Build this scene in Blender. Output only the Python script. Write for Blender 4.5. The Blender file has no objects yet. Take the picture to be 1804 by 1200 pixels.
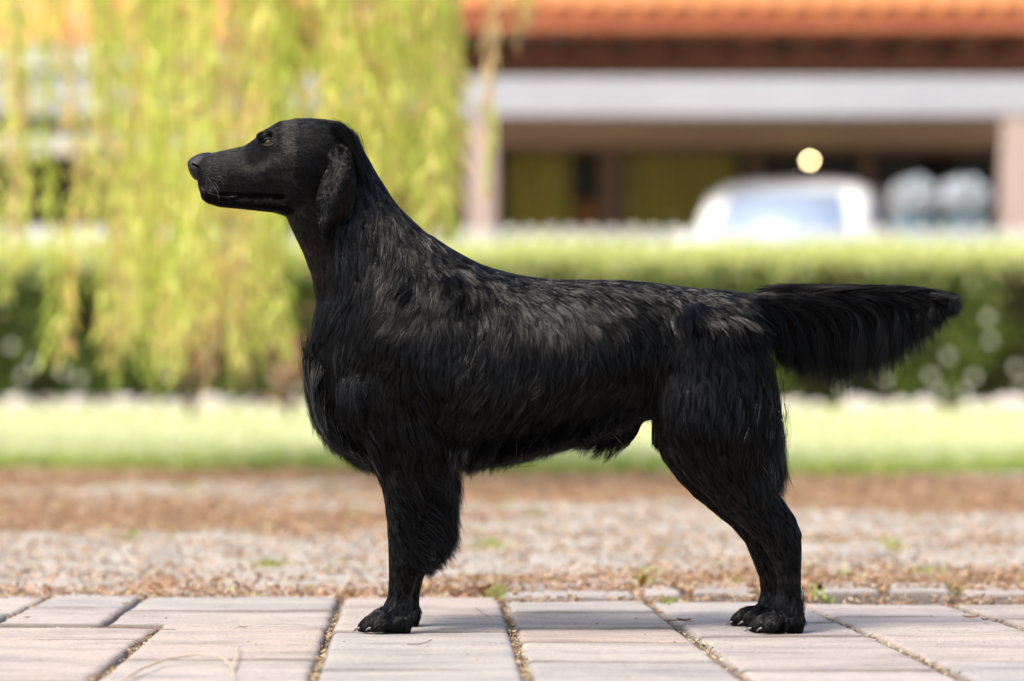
import bpy, bmesh, math, random
import numpy as np
from mathutils import Vector, Matrix, noise
from mathutils.kdtree import KDTree
from mathutils.bvhtree import BVHTree

random.seed(7); rng = np.random.default_rng(7)
SC = bpy.context.scene
COL = SC.collection
R = math.radians

# ------------------------------------------------------------------ camera, sky, sun, exposure
D, H, S, HY = 5.5, 0.441, 0.0009, 620.0       # subject distance, camera height, metres per photo pixel at D, horizon row
cam = bpy.data.cameras.new('camera'); camo = bpy.data.objects.new('camera', cam); COL.objects.link(camo)
camo.location = (0, -D, H); camo.rotation_euler = (R(90), 0, 0)
cam.sensor_width = 36; cam.lens = 36*D/(1804*S); cam.shift_y = (HY-600)/1804
cam.clip_end = 500; cam.clip_start = 0.1
cam.dof.use_dof = True; cam.dof.focus_distance = 5.43; cam.dof.aperture_fstop = cam.lens/46.0
SC.camera = camo

SUN_EL, SUN_AZ = 55.0, 226.0                     # azimuth: compass bearing, 0 = +Y (away from the camera), 90 = +X
world = bpy.data.worlds.new('World'); SC.world = world; world.use_nodes = True
wn = world.node_tree; bgn = wn.nodes['Background']
sky = wn.nodes.new('ShaderNodeTexSky'); sky.sky_type = 'NISHITA'; sky.sun_disc = False
sky.sun_elevation = R(SUN_EL); sky.sun_rotation = R(SUN_AZ)
sky.air_density = 1.0; sky.dust_density = 5.0; sky.ozone_density = 1.0
wn.links.new(sky.outputs[0], bgn.inputs[0]); bgn.inputs[1].default_value = 0.125
sl = bpy.data.lights.new('sun', 'SUN'); sl.energy = 1.5; sl.angle = R(14); sl.color = (1.0, 0.955, 0.88)
so = bpy.data.objects.new('sun', sl); COL.objects.link(so)
sd = Vector((math.sin(R(SUN_AZ))*math.cos(R(SUN_EL)), math.cos(R(SUN_AZ))*math.cos(R(SUN_EL)), math.sin(R(SUN_EL))))
so.rotation_euler = sd.to_track_quat('Z', 'Y').to_euler(); so.location = (0, 0, 12)
SC.view_settings.view_transform = 'Standard'; SC.view_settings.look = 'None'
SC.view_settings.exposure = 1.2; SC.view_settings.gamma = 1.0; SC.view_settings.use_curve_mapping = False

def P(px, py, Y=0.0):
    k = S*(D+Y)/D
    return Vector(((px-902)*k, Y, H-(py-HY)*k))
def G(px, py, z=0.0):                       # point on the ground seen at a pixel
    d = (H-z)/(S*(py-HY))*D
    return Vector(((px-902)*S*d/D, d-D, z))

# ------------------------------------------------------------------ materials
def mat(name, rough=0.8, spec=0.3, metallic=0.0):
    m = bpy.data.materials.new(name); m.use_nodes = True
    b = m.node_tree.nodes['Principled BSDF']
    b.inputs['Roughness'].default_value = rough
    b.inputs['Specular IOR Level'].default_value = spec
    b.inputs['Metallic'].default_value = metallic
    return m, m.node_tree, b
def ramp(nt, stops, src=None):
    r = nt.nodes.new('ShaderNodeValToRGB'); e = r.color_ramp.elements
    while len(e) > 1: e.remove(e[-1])
    e[0].position = stops[0][0]; e[0].color = (*stops[0][1], 1)
    for p, c in stops[1:]:
        q = e.new(p); q.color = (*c, 1)
    if src is not None: nt.links.new(src, r.inputs[0])
    return r
def noise_node(nt, scale, detail=4, rough=0.6, stretch=None, coord='Object', dist=0.0, off=None):
    tc = nt.nodes.new('ShaderNodeTexCoord'); mp = nt.nodes.new('ShaderNodeMapping')
    nt.links.new(tc.outputs[coord], mp.inputs[0])
    if stretch: mp.inputs['Scale'].default_value = stretch
    if off is not None: nt.links.new(off, mp.inputs['Location'])
    n = nt.nodes.new('ShaderNodeTexNoise'); n.inputs['Scale'].default_value = scale
    n.inputs['Detail'].default_value = detail; n.inputs['Roughness'].default_value = rough
    n.inputs['Distortion'].default_value = dist
    nt.links.new(mp.outputs[0], n.inputs['Vector'])
    return n
def mixc(nt, a, b, fac, mode='MIX'):
    m = nt.nodes.new('ShaderNodeMix'); m.data_type = 'RGBA'; m.blend_type = mode
    for i, v in ((6, a), (7, b)):
        if isinstance(v, tuple): m.inputs[i].default_value = (*v, 1)
        else: nt.links.new(v, m.inputs[i])
    if isinstance(fac, float): m.inputs[0].default_value = fac
    else: nt.links.new(fac, m.inputs[0])
    return m.outputs[2]
def bump(nt, b, src, strength=0.3, dist=0.01):
    n = nt.nodes.new('ShaderNodeBump'); n.inputs['Strength'].default_value = strength; n.inputs['Distance'].default_value = dist
    nt.links.new(src, n.inputs['Height']); nt.links.new(n.outputs[0], b.inputs['Normal'])
def noisy(name, c1, c2, scale=5, rough=0.8, spec=0.3, bs=0.2, bd=0.005, detail=5, stretch=None):
    m, nt, b = mat(name, rough, spec)
    n = noise_node(nt, scale, detail, stretch=stretch)
    r = ramp(nt, [(0.3, c1), (0.7, c2)], n.outputs[0])
    nt.links.new(r.outputs[0], b.inputs['Base Color'])
    if bs: bump(nt, b, n.outputs[0], bs, bd)
    return m
def leafmat(name, stops, transl=0.5, rough=0.5, objvar=True):
    m = bpy.data.materials.new(name); m.use_nodes = True; nt = m.node_tree; nt.nodes.clear()
    out = nt.nodes.new('ShaderNodeOutputMaterial')
    g = nt.nodes.new('ShaderNodeNewGeometry')
    src = g.outputs['Random Per Island']
    if objvar:
        oi = nt.nodes.new('ShaderNodeObjectInfo'); mm = nt.nodes.new('ShaderNodeMath'); mm.operation = 'MULTIPLY_ADD'
        nt.links.new(oi.outputs['Random'], mm.inputs[0]); mm.inputs[1].default_value = 0.45
        m2 = nt.nodes.new('ShaderNodeMath'); m2.operation = 'MULTIPLY'; m2.inputs[1].default_value = 0.55
        nt.links.new(src, m2.inputs[0]); nt.links.new(m2.outputs[0], mm.inputs[2]); src = mm.outputs[0]
    r = ramp(nt, stops, src)
    d = nt.nodes.new('ShaderNodeBsdfPrincipled'); d.inputs['Roughness'].default_value = rough; d.inputs['Specular IOR Level'].default_value = 0.35
    t = nt.nodes.new('ShaderNodeBsdfTranslucent'); mx = nt.nodes.new('ShaderNodeMixShader'); mx.inputs[0].default_value = transl
    nt.links.new(r.outputs[0], d.inputs['Base Color']); nt.links.new(r.outputs[0], t.inputs[0])
    nt.links.new(d.outputs[0], mx.inputs[1]); nt.links.new(t.outputs[0], mx.inputs[2]); nt.links.new(mx.outputs[0], out.inputs[0])
    return m

# ------------------------------------------------------------------ object helpers
def link(name, me, m=None, parent=None):
    o = bpy.data.objects.new(name, me); COL.objects.link(o)
    if m is not None:
        for x in (m if isinstance(m, (list, tuple)) else [m]): me.materials.append(x)
    if parent is not None: o.parent = parent
    return o
def tag(o, label=None, cat=None, group=None, kind=None):
    if label: o['label'] = label
    if cat: o['category'] = cat
    if group: o['group'] = group
    if kind: o['kind'] = kind
    return o
def empty(name, loc=(0, 0, 0), rz=0.0):
    o = bpy.data.objects.new(name, None); COL.objects.link(o); o.location = loc; o.rotation_euler = (0, 0, rz)
    o.empty_display_size = 0.1
    return o
def mesh_np(name, v, f, smooth=False):
    """v (N,3); f (M,k) int array"""
    me = bpy.data.meshes.new(name); v = np.asarray(v, np.float32); f = np.asarray(f, np.int32)
    me.vertices.add(len(v)); me.vertices.foreach_set('co', v.ravel())
    k = f.shape[1]; me.loops.add(f.size); me.loops.foreach_set('vertex_index', f.ravel())
    me.polygons.add(len(f)); me.polygons.foreach_set('loop_start', np.arange(0, f.size, k, dtype=np.int32))
    me.polygons.foreach_set('loop_total', np.full(len(f), k, np.int32))
    me.update(calc_edges=True); me.validate()
    if smooth: me.polygons.foreach_set('use_smooth', np.ones(len(f), bool))
    return me
def bm_mesh(bm, name, smooth=False):
    bmesh.ops.recalc_face_normals(bm, faces=bm.faces)
    me = bpy.data.meshes.new(name); bm.to_mesh(me); bm.free()
    if smooth: me.polygons.foreach_set('use_smooth', np.ones(len(me.polygons), bool))
    return me
def add_box(bm, a, b, bevel=0.0, rot=None):
    a, b = Vector(a), Vector(b); c = (a+b)/2; s = b-a
    M = Matrix.Translation(c)
    if rot is not None: M = M @ rot
    M = M @ Matrix.Diagonal((abs(s.x), abs(s.y), abs(s.z), 1))
    r = bmesh.ops.create_cube(bm, size=1, matrix=M)
    if bevel:
        es = list({e for v in r['verts'] for e in v.link_edges})
        bmesh.ops.bevel(bm, geom=es, offset=bevel, segments=2, affect='EDGES', profile=0.6)
def box(name, a, b, m, parent=None, bevel=0.0):
    bm = bmesh.new(); add_box(bm, a, b, bevel); return link(name, bm_mesh(bm, name), m, parent)
def add_tube(bm, pts, rad, n=6):
    prev = None
    for i, p in enumerate(pts):
        p = Vector(p); a = Vector(pts[max(0, i-1)]); b = Vector(pts[min(len(pts)-1, i+1)])
        t = (b-a).normalized(); u = t.orthogonal().normalized() if abs(t.z) > 0.95 else t.cross(Vector((0, 0, 1))).normalized(); w = t.cross(u)
        r = rad[i] if isinstance(rad, (list, tuple)) else rad
        ring = [bm.verts.new(p + r*(math.cos(2*math.pi*k/n)*u + math.sin(2*math.pi*k/n)*w)) for k in range(n)]
        if prev:
            for k in range(n): bm.faces.new((prev[k], prev[(k+1) % n], ring[(k+1) % n], ring[k]))
        else: bm.faces.new(ring[::-1])
        prev = ring
    bm.faces.new(prev)
def cards(name, pos, along, size, width, m, parent=None, bend=0.0):
    """leaf-shaped quads (rhombi): pos (N,3), along (N,3) unit, size, width arrays"""
    N = len(pos); rnd = rng.normal(size=(N, 3)); side = np.cross(along, rnd); side /= np.linalg.norm(side, axis=1)[:, None]+1e-9
    size = np.asarray(size).reshape(-1, 1)*np.ones((N, 1)); width = np.asarray(width).reshape(-1, 1)*np.ones((N, 1))
    mid = pos + along*size*0.45
    nrm = np.cross(along, side)
    v = np.stack([pos, mid+side*width/2+nrm*size*bend, pos+along*size, mid-side*width/2+nrm*size*bend], 1).reshape(-1, 3)
    f = np.arange(4*N).reshape(N, 4)
    return link(name, mesh_np(name, v, f), m, parent)
def unit(a): return a/(np.linalg.norm(a, axis=-1, keepdims=True)+1e-9)

# ================================================================== GROUND
def dist_y(py): return H/(S*(py-HY))*D - D
gm, nt, b = mat('earth', 0.95, 0.15)
n1 = noise_node(nt, 2.2, 6, stretch=(1, 1.6, 1)); n2 = noise_node(nt, 14, 6)
r1 = ramp(nt, [(0.34, (0.34, 0.20, 0.12)), (0.5, (0.40, 0.27, 0.18)), (0.62, (0.43, 0.36, 0.30)), (0.75, (0.45, 0.42, 0.38))], n1.outputs[0])
r2 = ramp(nt, [(0.35, (0.6, 0.5, 0.42)), (0.65, (1.0, 1.0, 1.0))], n2.outputs[0])
nt.links.new(mixc(nt, r1.outputs[0], r2.outputs[0], 0.7, 'MULTIPLY'), b.inputs['Base Color'])
bump(nt, b, n2.outputs[0], 0.6, 0.02)
# one sheet to the horizon, finer near the subject
xs = np.concatenate([[-220, -60, -20, -8], np.linspace(-5, 5, 60), [8, 20, 60, 220]])
ys = np.concatenate([[-60, -12], np.linspace(-5, 8, 90), np.linspace(8.4, 24, 30), [40, 90, 260]])
X, Yg = np.meshgrid(xs, ys); Z = np.zeros_like(X)
for i in range(X.shape[0]):
    for j in range(X.shape[1]):
        x, y = X[i, j], Yg[i, j]
        if y > 0.95 and abs(x) < 9 and y < 8: Z[i, j] = 0.016*noise.noise((x*1.6, y*2.6, 0)) + 0.006*noise.noise((x*9, y*12, 3)) - 0.022
        else: Z[i, j] = -0.028
nx, ny = len(xs), len(ys)
idx = np.arange(nx*ny).reshape(ny, nx)
F = np.stack([idx[:-1, :-1], idx[:-1, 1:], idx[1:, 1:], idx[1:, :-1]], -1).reshape(-1, 4)
tag(link('ground', mesh_np('ground', np.stack([X, Yg, Z], -1).reshape(-1, 3), F, True), gm), kind='structure')

# ---- paving stones, laid in columns that run away from the camera
pv, nt, b = mat('paving_stone', 0.78, 0.3)
oi = nt.nodes.new('ShaderNodeObjectInfo')
comb = nt.nodes.new('ShaderNodeCombineXYZ'); mu = nt.nodes.new('ShaderNodeMath'); mu.operation = 'MULTIPLY'; mu.inputs[1].default_value = 37.0
nt.links.new(oi.outputs['Random'], mu.inputs[0]); nt.links.new(mu.outputs[0], comb.inputs[0]); nt.links.new(mu.outputs[0], comb.inputs[2])
tint = ramp(nt, [(0.0, (0.40, 0.36, 0.325)), (0.25, (0.45, 0.375, 0.335)), (0.5, (0.46, 0.42, 0.38)), (0.75, (0.39, 0.37, 0.35)), (1.0, (0.46, 0.39, 0.35))], oi.outputs['Random'])
ns = noise_node(nt, 3.0, 7, 0.68, stretch=(1.0, 3.2, 1), off=comb.outputs[0], dist=0.4)
st = ramp(nt, [(0.30, (0.46, 0.47, 0.49)), (0.43, (0.78, 0.78, 0.79)), (0.55, (1.0, 0.985, 0.97)), (0.72, (1.10, 1.04, 1.0))], ns.outputs[0])
c = mixc(nt, tint.outputs[0], st.outputs[0], 0.85, 'MULTIPLY')
ng = noise_node(nt, 160, 4, 0.7, stretch=(1, 1.0, 1)); sg = ramp(nt, [(0.32, (0.62, 0.6, 0.58)), (0.5, (1, 1, 1)), (0.7, (1.08, 1.06, 1.05))], ng.outputs[0])
c = mixc(nt, c, sg.outputs[0], 0.8, 'MULTIPLY')
ncr = noise_node(nt, 5.0, 8, 0.75, stretch=(1, 5, 1), off=comb.outputs[0], dist=1.5)
cr = ramp(nt, [(0.0, (1, 1, 1)), (0.485, (1, 1, 1)), (0.50, (0.55, 0.53, 0.52)), (0.515, (1, 1, 1))], ncr.outputs[0])
c = mixc(nt, c, cr.outputs[0], 0.75, 'MULTIPLY')
ga = nt.nodes.new('ShaderNodeAttribute'); ga.attribute_name = 'grime'
gmul = nt.nodes.new('ShaderNodeMath'); gmul.operation = 'MULTIPLY'; gmul.inputs[1].default_value = 0.72; nt.links.new(ga.outputs['Fac'], gmul.inputs[0])
c = mixc(nt, c, (0.075, 0.06, 0.05), gmul.outputs[0])
nt.links.new(c, b.inputs['Base Color'])
ad = nt.nodes.new('ShaderNodeMath'); ad.operation = 'ADD'; nt.links.new(ns.outputs[0], ad.inputs[0]); nt.links.new(ng.outputs[0], ad.inputs[1])
bump(nt, b, ad.outputs[0], 0.6, 0.006)

terrace = empty('paved_terrace'); tag(terrace, kind='structure')
lines = {-2: (-1010, -448), -1: (-620, -190), 0: (-230, 68), 1: (159, 334), 2: (549, 598), 3: (932, 887), 4: (1324, 1142), 5: (1714, 1404), 6: (2090, 1664), 7: (2480, 1925), 8: (2870, 2190)}
def line_at(k, py):
    a, bb = lines[k]
    return bb + (a-bb)*(py-1060)/140.0
cross = {-2: [1048, 1072, 1108, 1150, 1215, 1330], -1: [1048, 1080, 1120, 1180, 1330],
         0: [1048, 1070, 1101, 1125, 1204, 1340], 1: [1050, 1077, 1101, 1161, 1232, 1340], 2: [1052, 1086, 1113, 1180, 1260, 1340], 3: [1059, 1078, 1104, 1129, 1163, 1225, 1340],
         4: [1060, 1098, 1122, 1178, 1250, 1340], 5: [1062, 1086, 1114, 1165, 1230, 1340], 6: [1063, 1090, 1136, 1200, 1340], 7: [1063, 1100, 1160, 1340]}
def stone(quad, cell, thick=0.045, seed=0, jx=0.0055, jy=0.0058, parent=terrace, m=pv, amp=0.0016, name='paving_stone'):
    """quad: near-left, near-right, far-right, far-left ground points"""
    a, b_, c_, d_ = [Vector((q.x, q.y, 0)) for q in quad]
    nu = max(3, min(14, int((b_-a).length/cell))); nv = max(3, min(14, int((d_-a).length/cell)))
    ctr = (a+b_+c_+d_)/4; dz = random.uniform(-0.0026, 0.0018); tx, ty = random.uniform(-.006, .006), random.uniform(-.006, .006)
    W, L = (b_-a).length, (d_-a).length
    def steps(n_, l_):
        e_ = [0, 0.003/l_, 0.007/l_, 0.013/l_]; m_ = 0.022/l_
        return e_+[m_+(1-2*m_)*i/n_ for i in range(n_+1)]+[1-q_ for q_ in e_[::-1]]
    us, vs = steps(nu, W), steps(nv, L)
    bm = bmesh.new(); g = []; gl = bm.verts.layers.float.new('grime')
    for j, v in enumerate(vs):
        row = []
        for i, u in enumerate(us):
            uu = (jx/W) + u*(1-2*jx/W); vv = (jy/L) + v*(1-2*jy/L)
            p = a*(1-uu)*(1-vv)+b_*uu*(1-vv)+c_*uu*vv+d_*(1-uu)*vv
            e = min(u*W, (1-u)*W, v*L, (1-v)*L)
            wob = 0.0025*noise.noise((p.x*22+seed, p.y*22, 1.3)) + 0.001*noise.noise((p.x*80+seed, p.y*80, 1.3))
            if e < 0.004:
                n_ = (p-ctr).normalized(); p = p + n_*wob*1.6
            z = dz + tx*(p.x-ctr.x)+ty*(p.y-ctr.y) + amp*noise.noise((p.x*7+seed, p.y*18, 0)) + amp*0.5*noise.noise((p.x*30+seed, p.y*60, 5))
            z -= 0.0075*max(0, 1-e/0.011)**2 * (1+0.6*noise.noise((p.x*40, p.y*40, seed)))
            vv_ = bm.verts.new((p.x-ctr.x, p.y-ctr.y, z)); row.append(vv_)
            wd = 0.016*(0.75+1.1*noise.noise((p.x*6+seed, p.y*3, 2))); ey = min(v*L, (1-v)*L); ex_ = min(u*W, (1-u)*W)
            vv_[gl] = max(max(0, min(1, 1.3-ey/max(0.004, wd))), 0.6*max(0, min(1, 1.2-ex_/0.006)))
        g.append(row)
    for j in range(len(vs)-1):
        for i in range(len(us)-1): bm.faces.new((g[j][i], g[j][i+1], g[j+1][i+1], g[j+1][i]))
    rim = [g[0][i] for i in range(len(us))]+[g[j][-1] for j in range(1, len(vs))]+[g[-1][i] for i in range(len(us)-2, -1, -1)]+[g[j][0] for j in range(len(vs)-2, 0, -1)]
    low = [bm.verts.new((v.co.x, v.co.y, -thick)) for v in rim]
    for i in range(len(rim)):
        j = (i+1) % len(rim); bm.faces.new((rim[i], low[i], low[j], rim[j]))
    bm.faces.new(low[::-1])
    o = link(name, bm_mesh(bm, name, True), m, parent); o.location = ctr
    return o
nst = 0
for k, cy in cross.items():
    for i in range(len(cy)-1):
        yf, yn = cy[i], cy[i+1]
        tilt = {0: (4, -4), 1: (2, -2), 4: (0, 3), 5: (3, -3)}.get(k, (0, 0)) if i else (0, 0)
        def q(k_, y): return G(line_at(k_, y), y)
        def quad(l0, l1, l2, l3): return l0, l1, l2, l3
        nl, nr = q(k, yn), q(k+1, yn); fr, fl = q(k+1, yf), q(k, yf)
        jog = lambda y: 185+44*(1097-y)/30
        if i <= 1 and k == 0: nr, fr = G(jog(yn), yn), G(jog(yf), yf)
        if i <= 1 and k == 1: nl, fl = G(jog(yn), yn), G(jog(yf), yf)
        stone((nl, nr, fr, fl), 0.035, seed=nst)
        nst += 1
# outer course of edging stones on the right half
edge_x = [878, 1127, 1212, 1335, 1432, 1560, 1685, 1830, 1960, 2100]
for i in range(len(edge_x)-1):
    x0, x1 = edge_x[i]+4, edge_x[i+1]-4; yf = 1031 if i % 2 == 0 else 1036; yn = 1054
    if i == 3: yf = 1040
    stone((G(x0, yn), G(x1, yn), G(x1-6, yf), G(x0-6, yf)), 0.04, seed=200+i, amp=0.004).location.z += 0.004 + 0.003*(i % 3)
bed = noisy('joint_bed', (0.10, 0.075, 0.055), (0.24, 0.18, 0.13), 60, 0.95, 0.1, 0.8, 0.01)
me = mesh_np('mortar_bed', [(-2.4, dist_y(1345), -0.013), (3.2, dist_y(1345), -0.013), (3.2, dist_y(1046), -0.013), (-2.4, dist_y(1048), -0.013)], [(0, 1, 2, 3)])
link('joint_bed', me, bed, terrace)

# debris in the long joints: chips, husks and needles
chip = leafmat('joint_debris', [(0, (0.10, 0.055, 0.03)), (0.3, (0.30, 0.18, 0.09)), (0.6, (0.45, 0.31, 0.17)), (0.85, (0.6, 0.5, 0.3)), (1, (0.7, 0.62, 0.45))], 0.1, 0.7, False)
pos, al = [], []
for k in range(0, 8):
    for _ in range(800):
        t = random.random(); py = 1050+t**0.8*190
        if noise.noise((k*9.1, py*0.028, 0)) < -0.15 and random.random() < 0.8: continue
        p = G(line_at(k, py), py); pos.append((p.x+random.gauss(0, 0.0036), p.y, random.uniform(-0.012, -0.0015))); al.append((random.gauss(0, 1), random.gauss(0, 1), random.gauss(0, 0.35)))
for k, cy in cross.items():
    for y in cy[1:-1]:
        for _ in range(26):
            u = random.random(); px = line_at(k, y)+u*(line_at(k+1, y)-line_at(k, y)); p = G(px, y)
            pos.append((p.x, p.y+random.gauss(0, 0.002), random.uniform(-0.013, -0.004))); al.append((random.gauss(0, 1), random.gauss(0, .4), random.gauss(0, 0.2)))
pos = np.array(pos); al = unit(np.array(al)); n = len(pos)
tag(cards('joint_debris', pos, al, rng.uniform(0.003, 0.011, n), rng.uniform(0.0015, 0.004, n), chip, terrace), kind='stuff')
# scattered bits on top of the stones
n = 420; pos = []
for _ in range(n):
    p = G(random.uniform(-60, 1860), random.uniform(1060, 1215)); pos.append((p.x, p.y, 0.0035))
al = unit(np.stack([rng.normal(size=n), rng.normal(size=n), np.abs(rng.normal(size=n)*0.12)], 1))
tag(cards('loose_chaff', np.array(pos), al, rng.uniform(0.002, 0.007, n), rng.uniform(0.001, 0.002, n), chip, terrace), kind='stuff')

# ---- worn setts half buried behind the terrace
sett_m, nt, b = mat('worn_sett', 0.85, 0.25)
n1 = noise_node(nt, 9, 5, coord='Object'); oi = nt.nodes.new('ShaderNodeObjectInfo'); g = nt.nodes.new('ShaderNodeNewGeometry')
rr = ramp(nt, [(0.3, (0.22, 0.195, 0.165)), (0.5, (0.31, 0.285, 0.25)), (0.7, (0.39, 0.365, 0.33))], n1.outputs[0])
r3 = ramp(nt, [(0.0, (0.75, 0.68, 0.6)), (0.5, (1, 1, 1)), (1, (0.95, 0.9, 0.87))], g.outputs['Random Per Island'])
nt.links.new(mixc(nt, rr.outputs[0], r3.outputs[0], 0.8, 'MULTIPLY'), b.inputs['Base Color']); bump(nt, b, n1.outputs[0], 0.5, 0.01)
cob = empty('cobbled_strip'); tag(cob, kind='structure')
def sett_bm(bm, sx, sy, ox=0, oy=0, oz=0, sd_=0):
    g = []
    for j, v in enumerate((-1, -0.8, 0, 0.8, 1)):
        g.append([bm.verts.new((ox+u*sx*(1-0.06*abs(v)), oy+v*sy*(1-0.08*abs(u)), oz+(-0.03 if max(abs(u), abs(v)) == 1 else (0.0 if max(abs(u), abs(v)) > 0.5 else 0.006))+0.004*noise.noise((u*2+sd_, v*2, sd_)))) for u in (-1, -0.8, 0, 0.8, 1)])
    for j in range(4):
        for i in range(4): bm.faces.new((g[j][i], g[j][i+1], g[j+1][i+1], g[j+1][i]))
variants = []
for k in range(6):
    bm = bmesh.new(); sett_bm(bm, 0.165+0.02*(k % 3), 0.078, sd_=k*3.3); me = bm_mesh(bm, 'sett', True); me.materials.append(sett_m); variants.append(me)
far_bm = bmesh.new(); count = 0
y = dist_y(1026)
row = 0
while y < 9.6:
    half = 0.9*(y+D)/D+0.15; x = -half + (row % 2)*0.17-0.2
    while x < half:
        w = random.uniform(0.35, 0.41); cxx = x+w/2; x += w+0.008
        cover = noise.noise((cxx*0.55+4, y*0.8, 2.2))
        thr = 0.12 if y < 3.6 else (-0.05 if y < 5 else -0.25)
        if cxx > 0: thr += 0.2
        if cover > thr+0.2 or random.random() < 0.06: continue
        z = random.uniform(-0.007, 0.001)
        if count < 290:
            o = bpy.data.objects.new('sett', variants[random.randrange(6)]); COL.objects.link(o); o.parent = cob
            o.location = (cxx, y, z); o.rotation_euler = (random.uniform(-.05, .05), random.uniform(-.05, .05), random.uniform(-.05, .05)); count += 1
        else: sett_bm(far_bm, w*0.48, 0.078, cxx, y, z, random.random()*9)
    y += 0.168; row += 1
tag(link('distant_setts', bm_mesh(far_bm, 'distant_setts', True), sett_m, cob), kind='stuff')

# ---- leaf litter and gravel on the earth strip
lit = leafmat('leaf_litter', [(0, (0.19, 0.10, 0.05)), (0.2, (0.33, 0.18, 0.095)), (0.5, (0.43, 0.27, 0.16)), (0.75, (0.50, 0.355, 0.235)), (0.93, (0.53, 0.44, 0.33)), (0.98, (0.58, 0.48, 0.22)), (1, (0.40, 0.44, 0.15))], 0.2, 0.7, False)
pos, sz = [], []
while len(pos) < 120000:
    y = dist_y(1045) + (12.8-D+1.5-dist_y(1045))*random.random()**1.25
    x = random.uniform(-1, 1)*(0.95*(y+D)/D)
    a = noise.noise((x*0.55+4, y*0.8, 2.2))*1.4 + 0.9*noise.noise((x*1.1, y*4.5, 7))-0.1 + (0.35 if y > 4.6 else 0) - (0.14 if x > 0 else -0.06)
    if y < 1.3: a += 0.25
    if random.random() > 0.13+max(0, a)*2.2: continue
    z = max(-0.004, -0.006+0.012*noise.noise((x*1.6, y*2.6, 0)))+random.random()**2*0.014
    pos.append((x, y, z)); sz.append(random.uniform(0.006, 0.016)*(1+0.10*max(0, y)))
n = len(pos); al = unit(np.stack([rng.normal(size=n), rng.normal(size=n), rng.normal(size=n)*0.3], 1)); sz = np.array(sz)
tag(cards('leaf_litter', np.array(pos), al, sz, sz*rng.uniform(0.25, 0.6, n), lit, None, 0.12), 'brown fallen leaves and needles covering the old paving behind the dog', 'leaf litter', kind='stuff')
# mound of litter against the terrace edge
pos = []
for _ in range(7000):
    px = random.uniform(-60, 1860); lo, hi = (1038, 1054) if px < 870 else (1022, 1032)
    if px > 870 and random.random() < 0.45: lo, hi = 1054, 1061
    if noise.noise((px*0.012, 3, 1)) < -0.25 and px > 870: continue
    p = G(px, random.uniform(lo, hi)); pos.append((p.x, p.y, -0.016+random.random()**1.6*0.024))
n = len(pos); al = unit(np.stack([rng.normal(size=n), rng.normal(size=n), rng.normal(size=n)*0.4], 1)); sz = rng.uniform(0.006, 0.02, n)
tag(cards('edge_litter', np.array(pos), al, sz, sz*rng.uniform(0.2, 0.5, n), lit, None, 0.12), 'drift of dry leaf scraps along the far edge of the paving', 'leaf litter', kind='stuff')
# weeds
weed = leafmat('weed_green', [(0, (0.22, 0.30, 0.06)), (0.6, (0.42, 0.48, 0.12)), (1, (0.62, 0.56, 0.18))], 0.4, 0.6, False)
spots = [(895, 890, 26), (865, 960, 34), (470, 995, 18), (330, 860, 14), (1140, 1010, 16), (1500, 1020, 18), (1620, 1010, 20), (1250, 890, 18), (1300, 1035, 12), (1450, 1052, 12), (875, 1045, 16),
         (1130, 1030, 18), (1670, 1040, 18), (1565, 960, 20), (230, 945, 14), (1170, 1062, 8), (940, 905, 20), (620, 905, 20)]
pos, al, sz = [], [], []
for (px, py, w) in spots:
    c0 = G(px, py)
    for _ in range(int(w*3.5)):
        k = (c0.y+D)/D*S; pos.append((c0.x+random.gauss(0, w*0.55)*k, c0.y+random.gauss(0, 0.035), -0.01)); al.append((random.gauss(0, .6), random.gauss(0, .6), random.uniform(.3, 1.3))); sz.append(random.uniform(0.012, 0.035))
sz = np.array(sz)
tag(cards('weeds', np.array(pos), unit(np.array(al)), sz, sz*0.25, weed), 'small green and yellow weeds growing between the old setts', 'weeds', kind='stuff')

# ---- lawn
lm, nt, b = mat('lawn_soil', 0.95, 0.1)
n1 = noise_node(nt, 1.1, 6, stretch=(1, .5, 1))
r1 = ramp(nt, [(0.3, (0.36, 0.44, 0.13)), (0.5, (0.62, 0.63, 0.36)), (0.7, (0.74, 0.72, 0.52))], n1.outputs[0]); nt.links.new(r1.outputs[0], b.inputs['Base Color'])
LY0, LY1 = 12.5-D, 24.6-D
v = []; f = []
nxs = 120
for j, yy in enumerate((0, 0.25, 0.6, 2, 6, LY1-LY0+2)):
    for i in range(nxs):
        x = -16+32*i/(nxs-1); yo = 0.45*noise.noise((x*0.7, 0, 4))+0.2*noise.noise((x*3, 0, 4)) + (0.9 if x < -0.1 else 0.2 if x < 0.9 else 0)*0.6
        v.append((x, LY0+yy+(yo if j < 4 else 0), (-0.03, 0.0, 0.012, 0.014, 0.014, 0.014)[j]))
idx = np.arange(6*nxs).reshape(6, nxs); F = np.stack([idx[:-1, :-1], idx[:-1, 1:], idx[1:, 1:], idx[1:, :-1]], -1).reshape(-1, 4)
tag(link('lawn', mesh_np('lawn', v, F, True), lm), kind='structure')
grassm = leafmat('grass_blade', [(0, (0.38, 0.47, 0.12)), (0.25, (0.60, 0.64, 0.28)), (0.6, (0.74, 0.75, 0.48)), (1, (0.80, 0.78, 0.64))], 0.35, 0.5, False)
n = 70000; yy = LY0+0.2+(LY1-LY0)*rng.random(n)**1.5; xx = rng.uniform(-1, 1, n)*(0.95*(yy+D)/D)
off = np.array([0.45*noise.noise((x*0.7, 0, 4))+0.2*noise.noise((x*3, 0, 4)) + (0.9 if x < -0.1 else 0.2 if x < 0.9 else 0)*0.6 for x in xx]); yy = yy+off*np.clip(1-(yy-LY0)/3, 0, 1)
al = unit(np.stack([rng.normal(size=n)*0.35, rng.normal(size=n)*0.35, np.ones(n)], 1))
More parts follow.
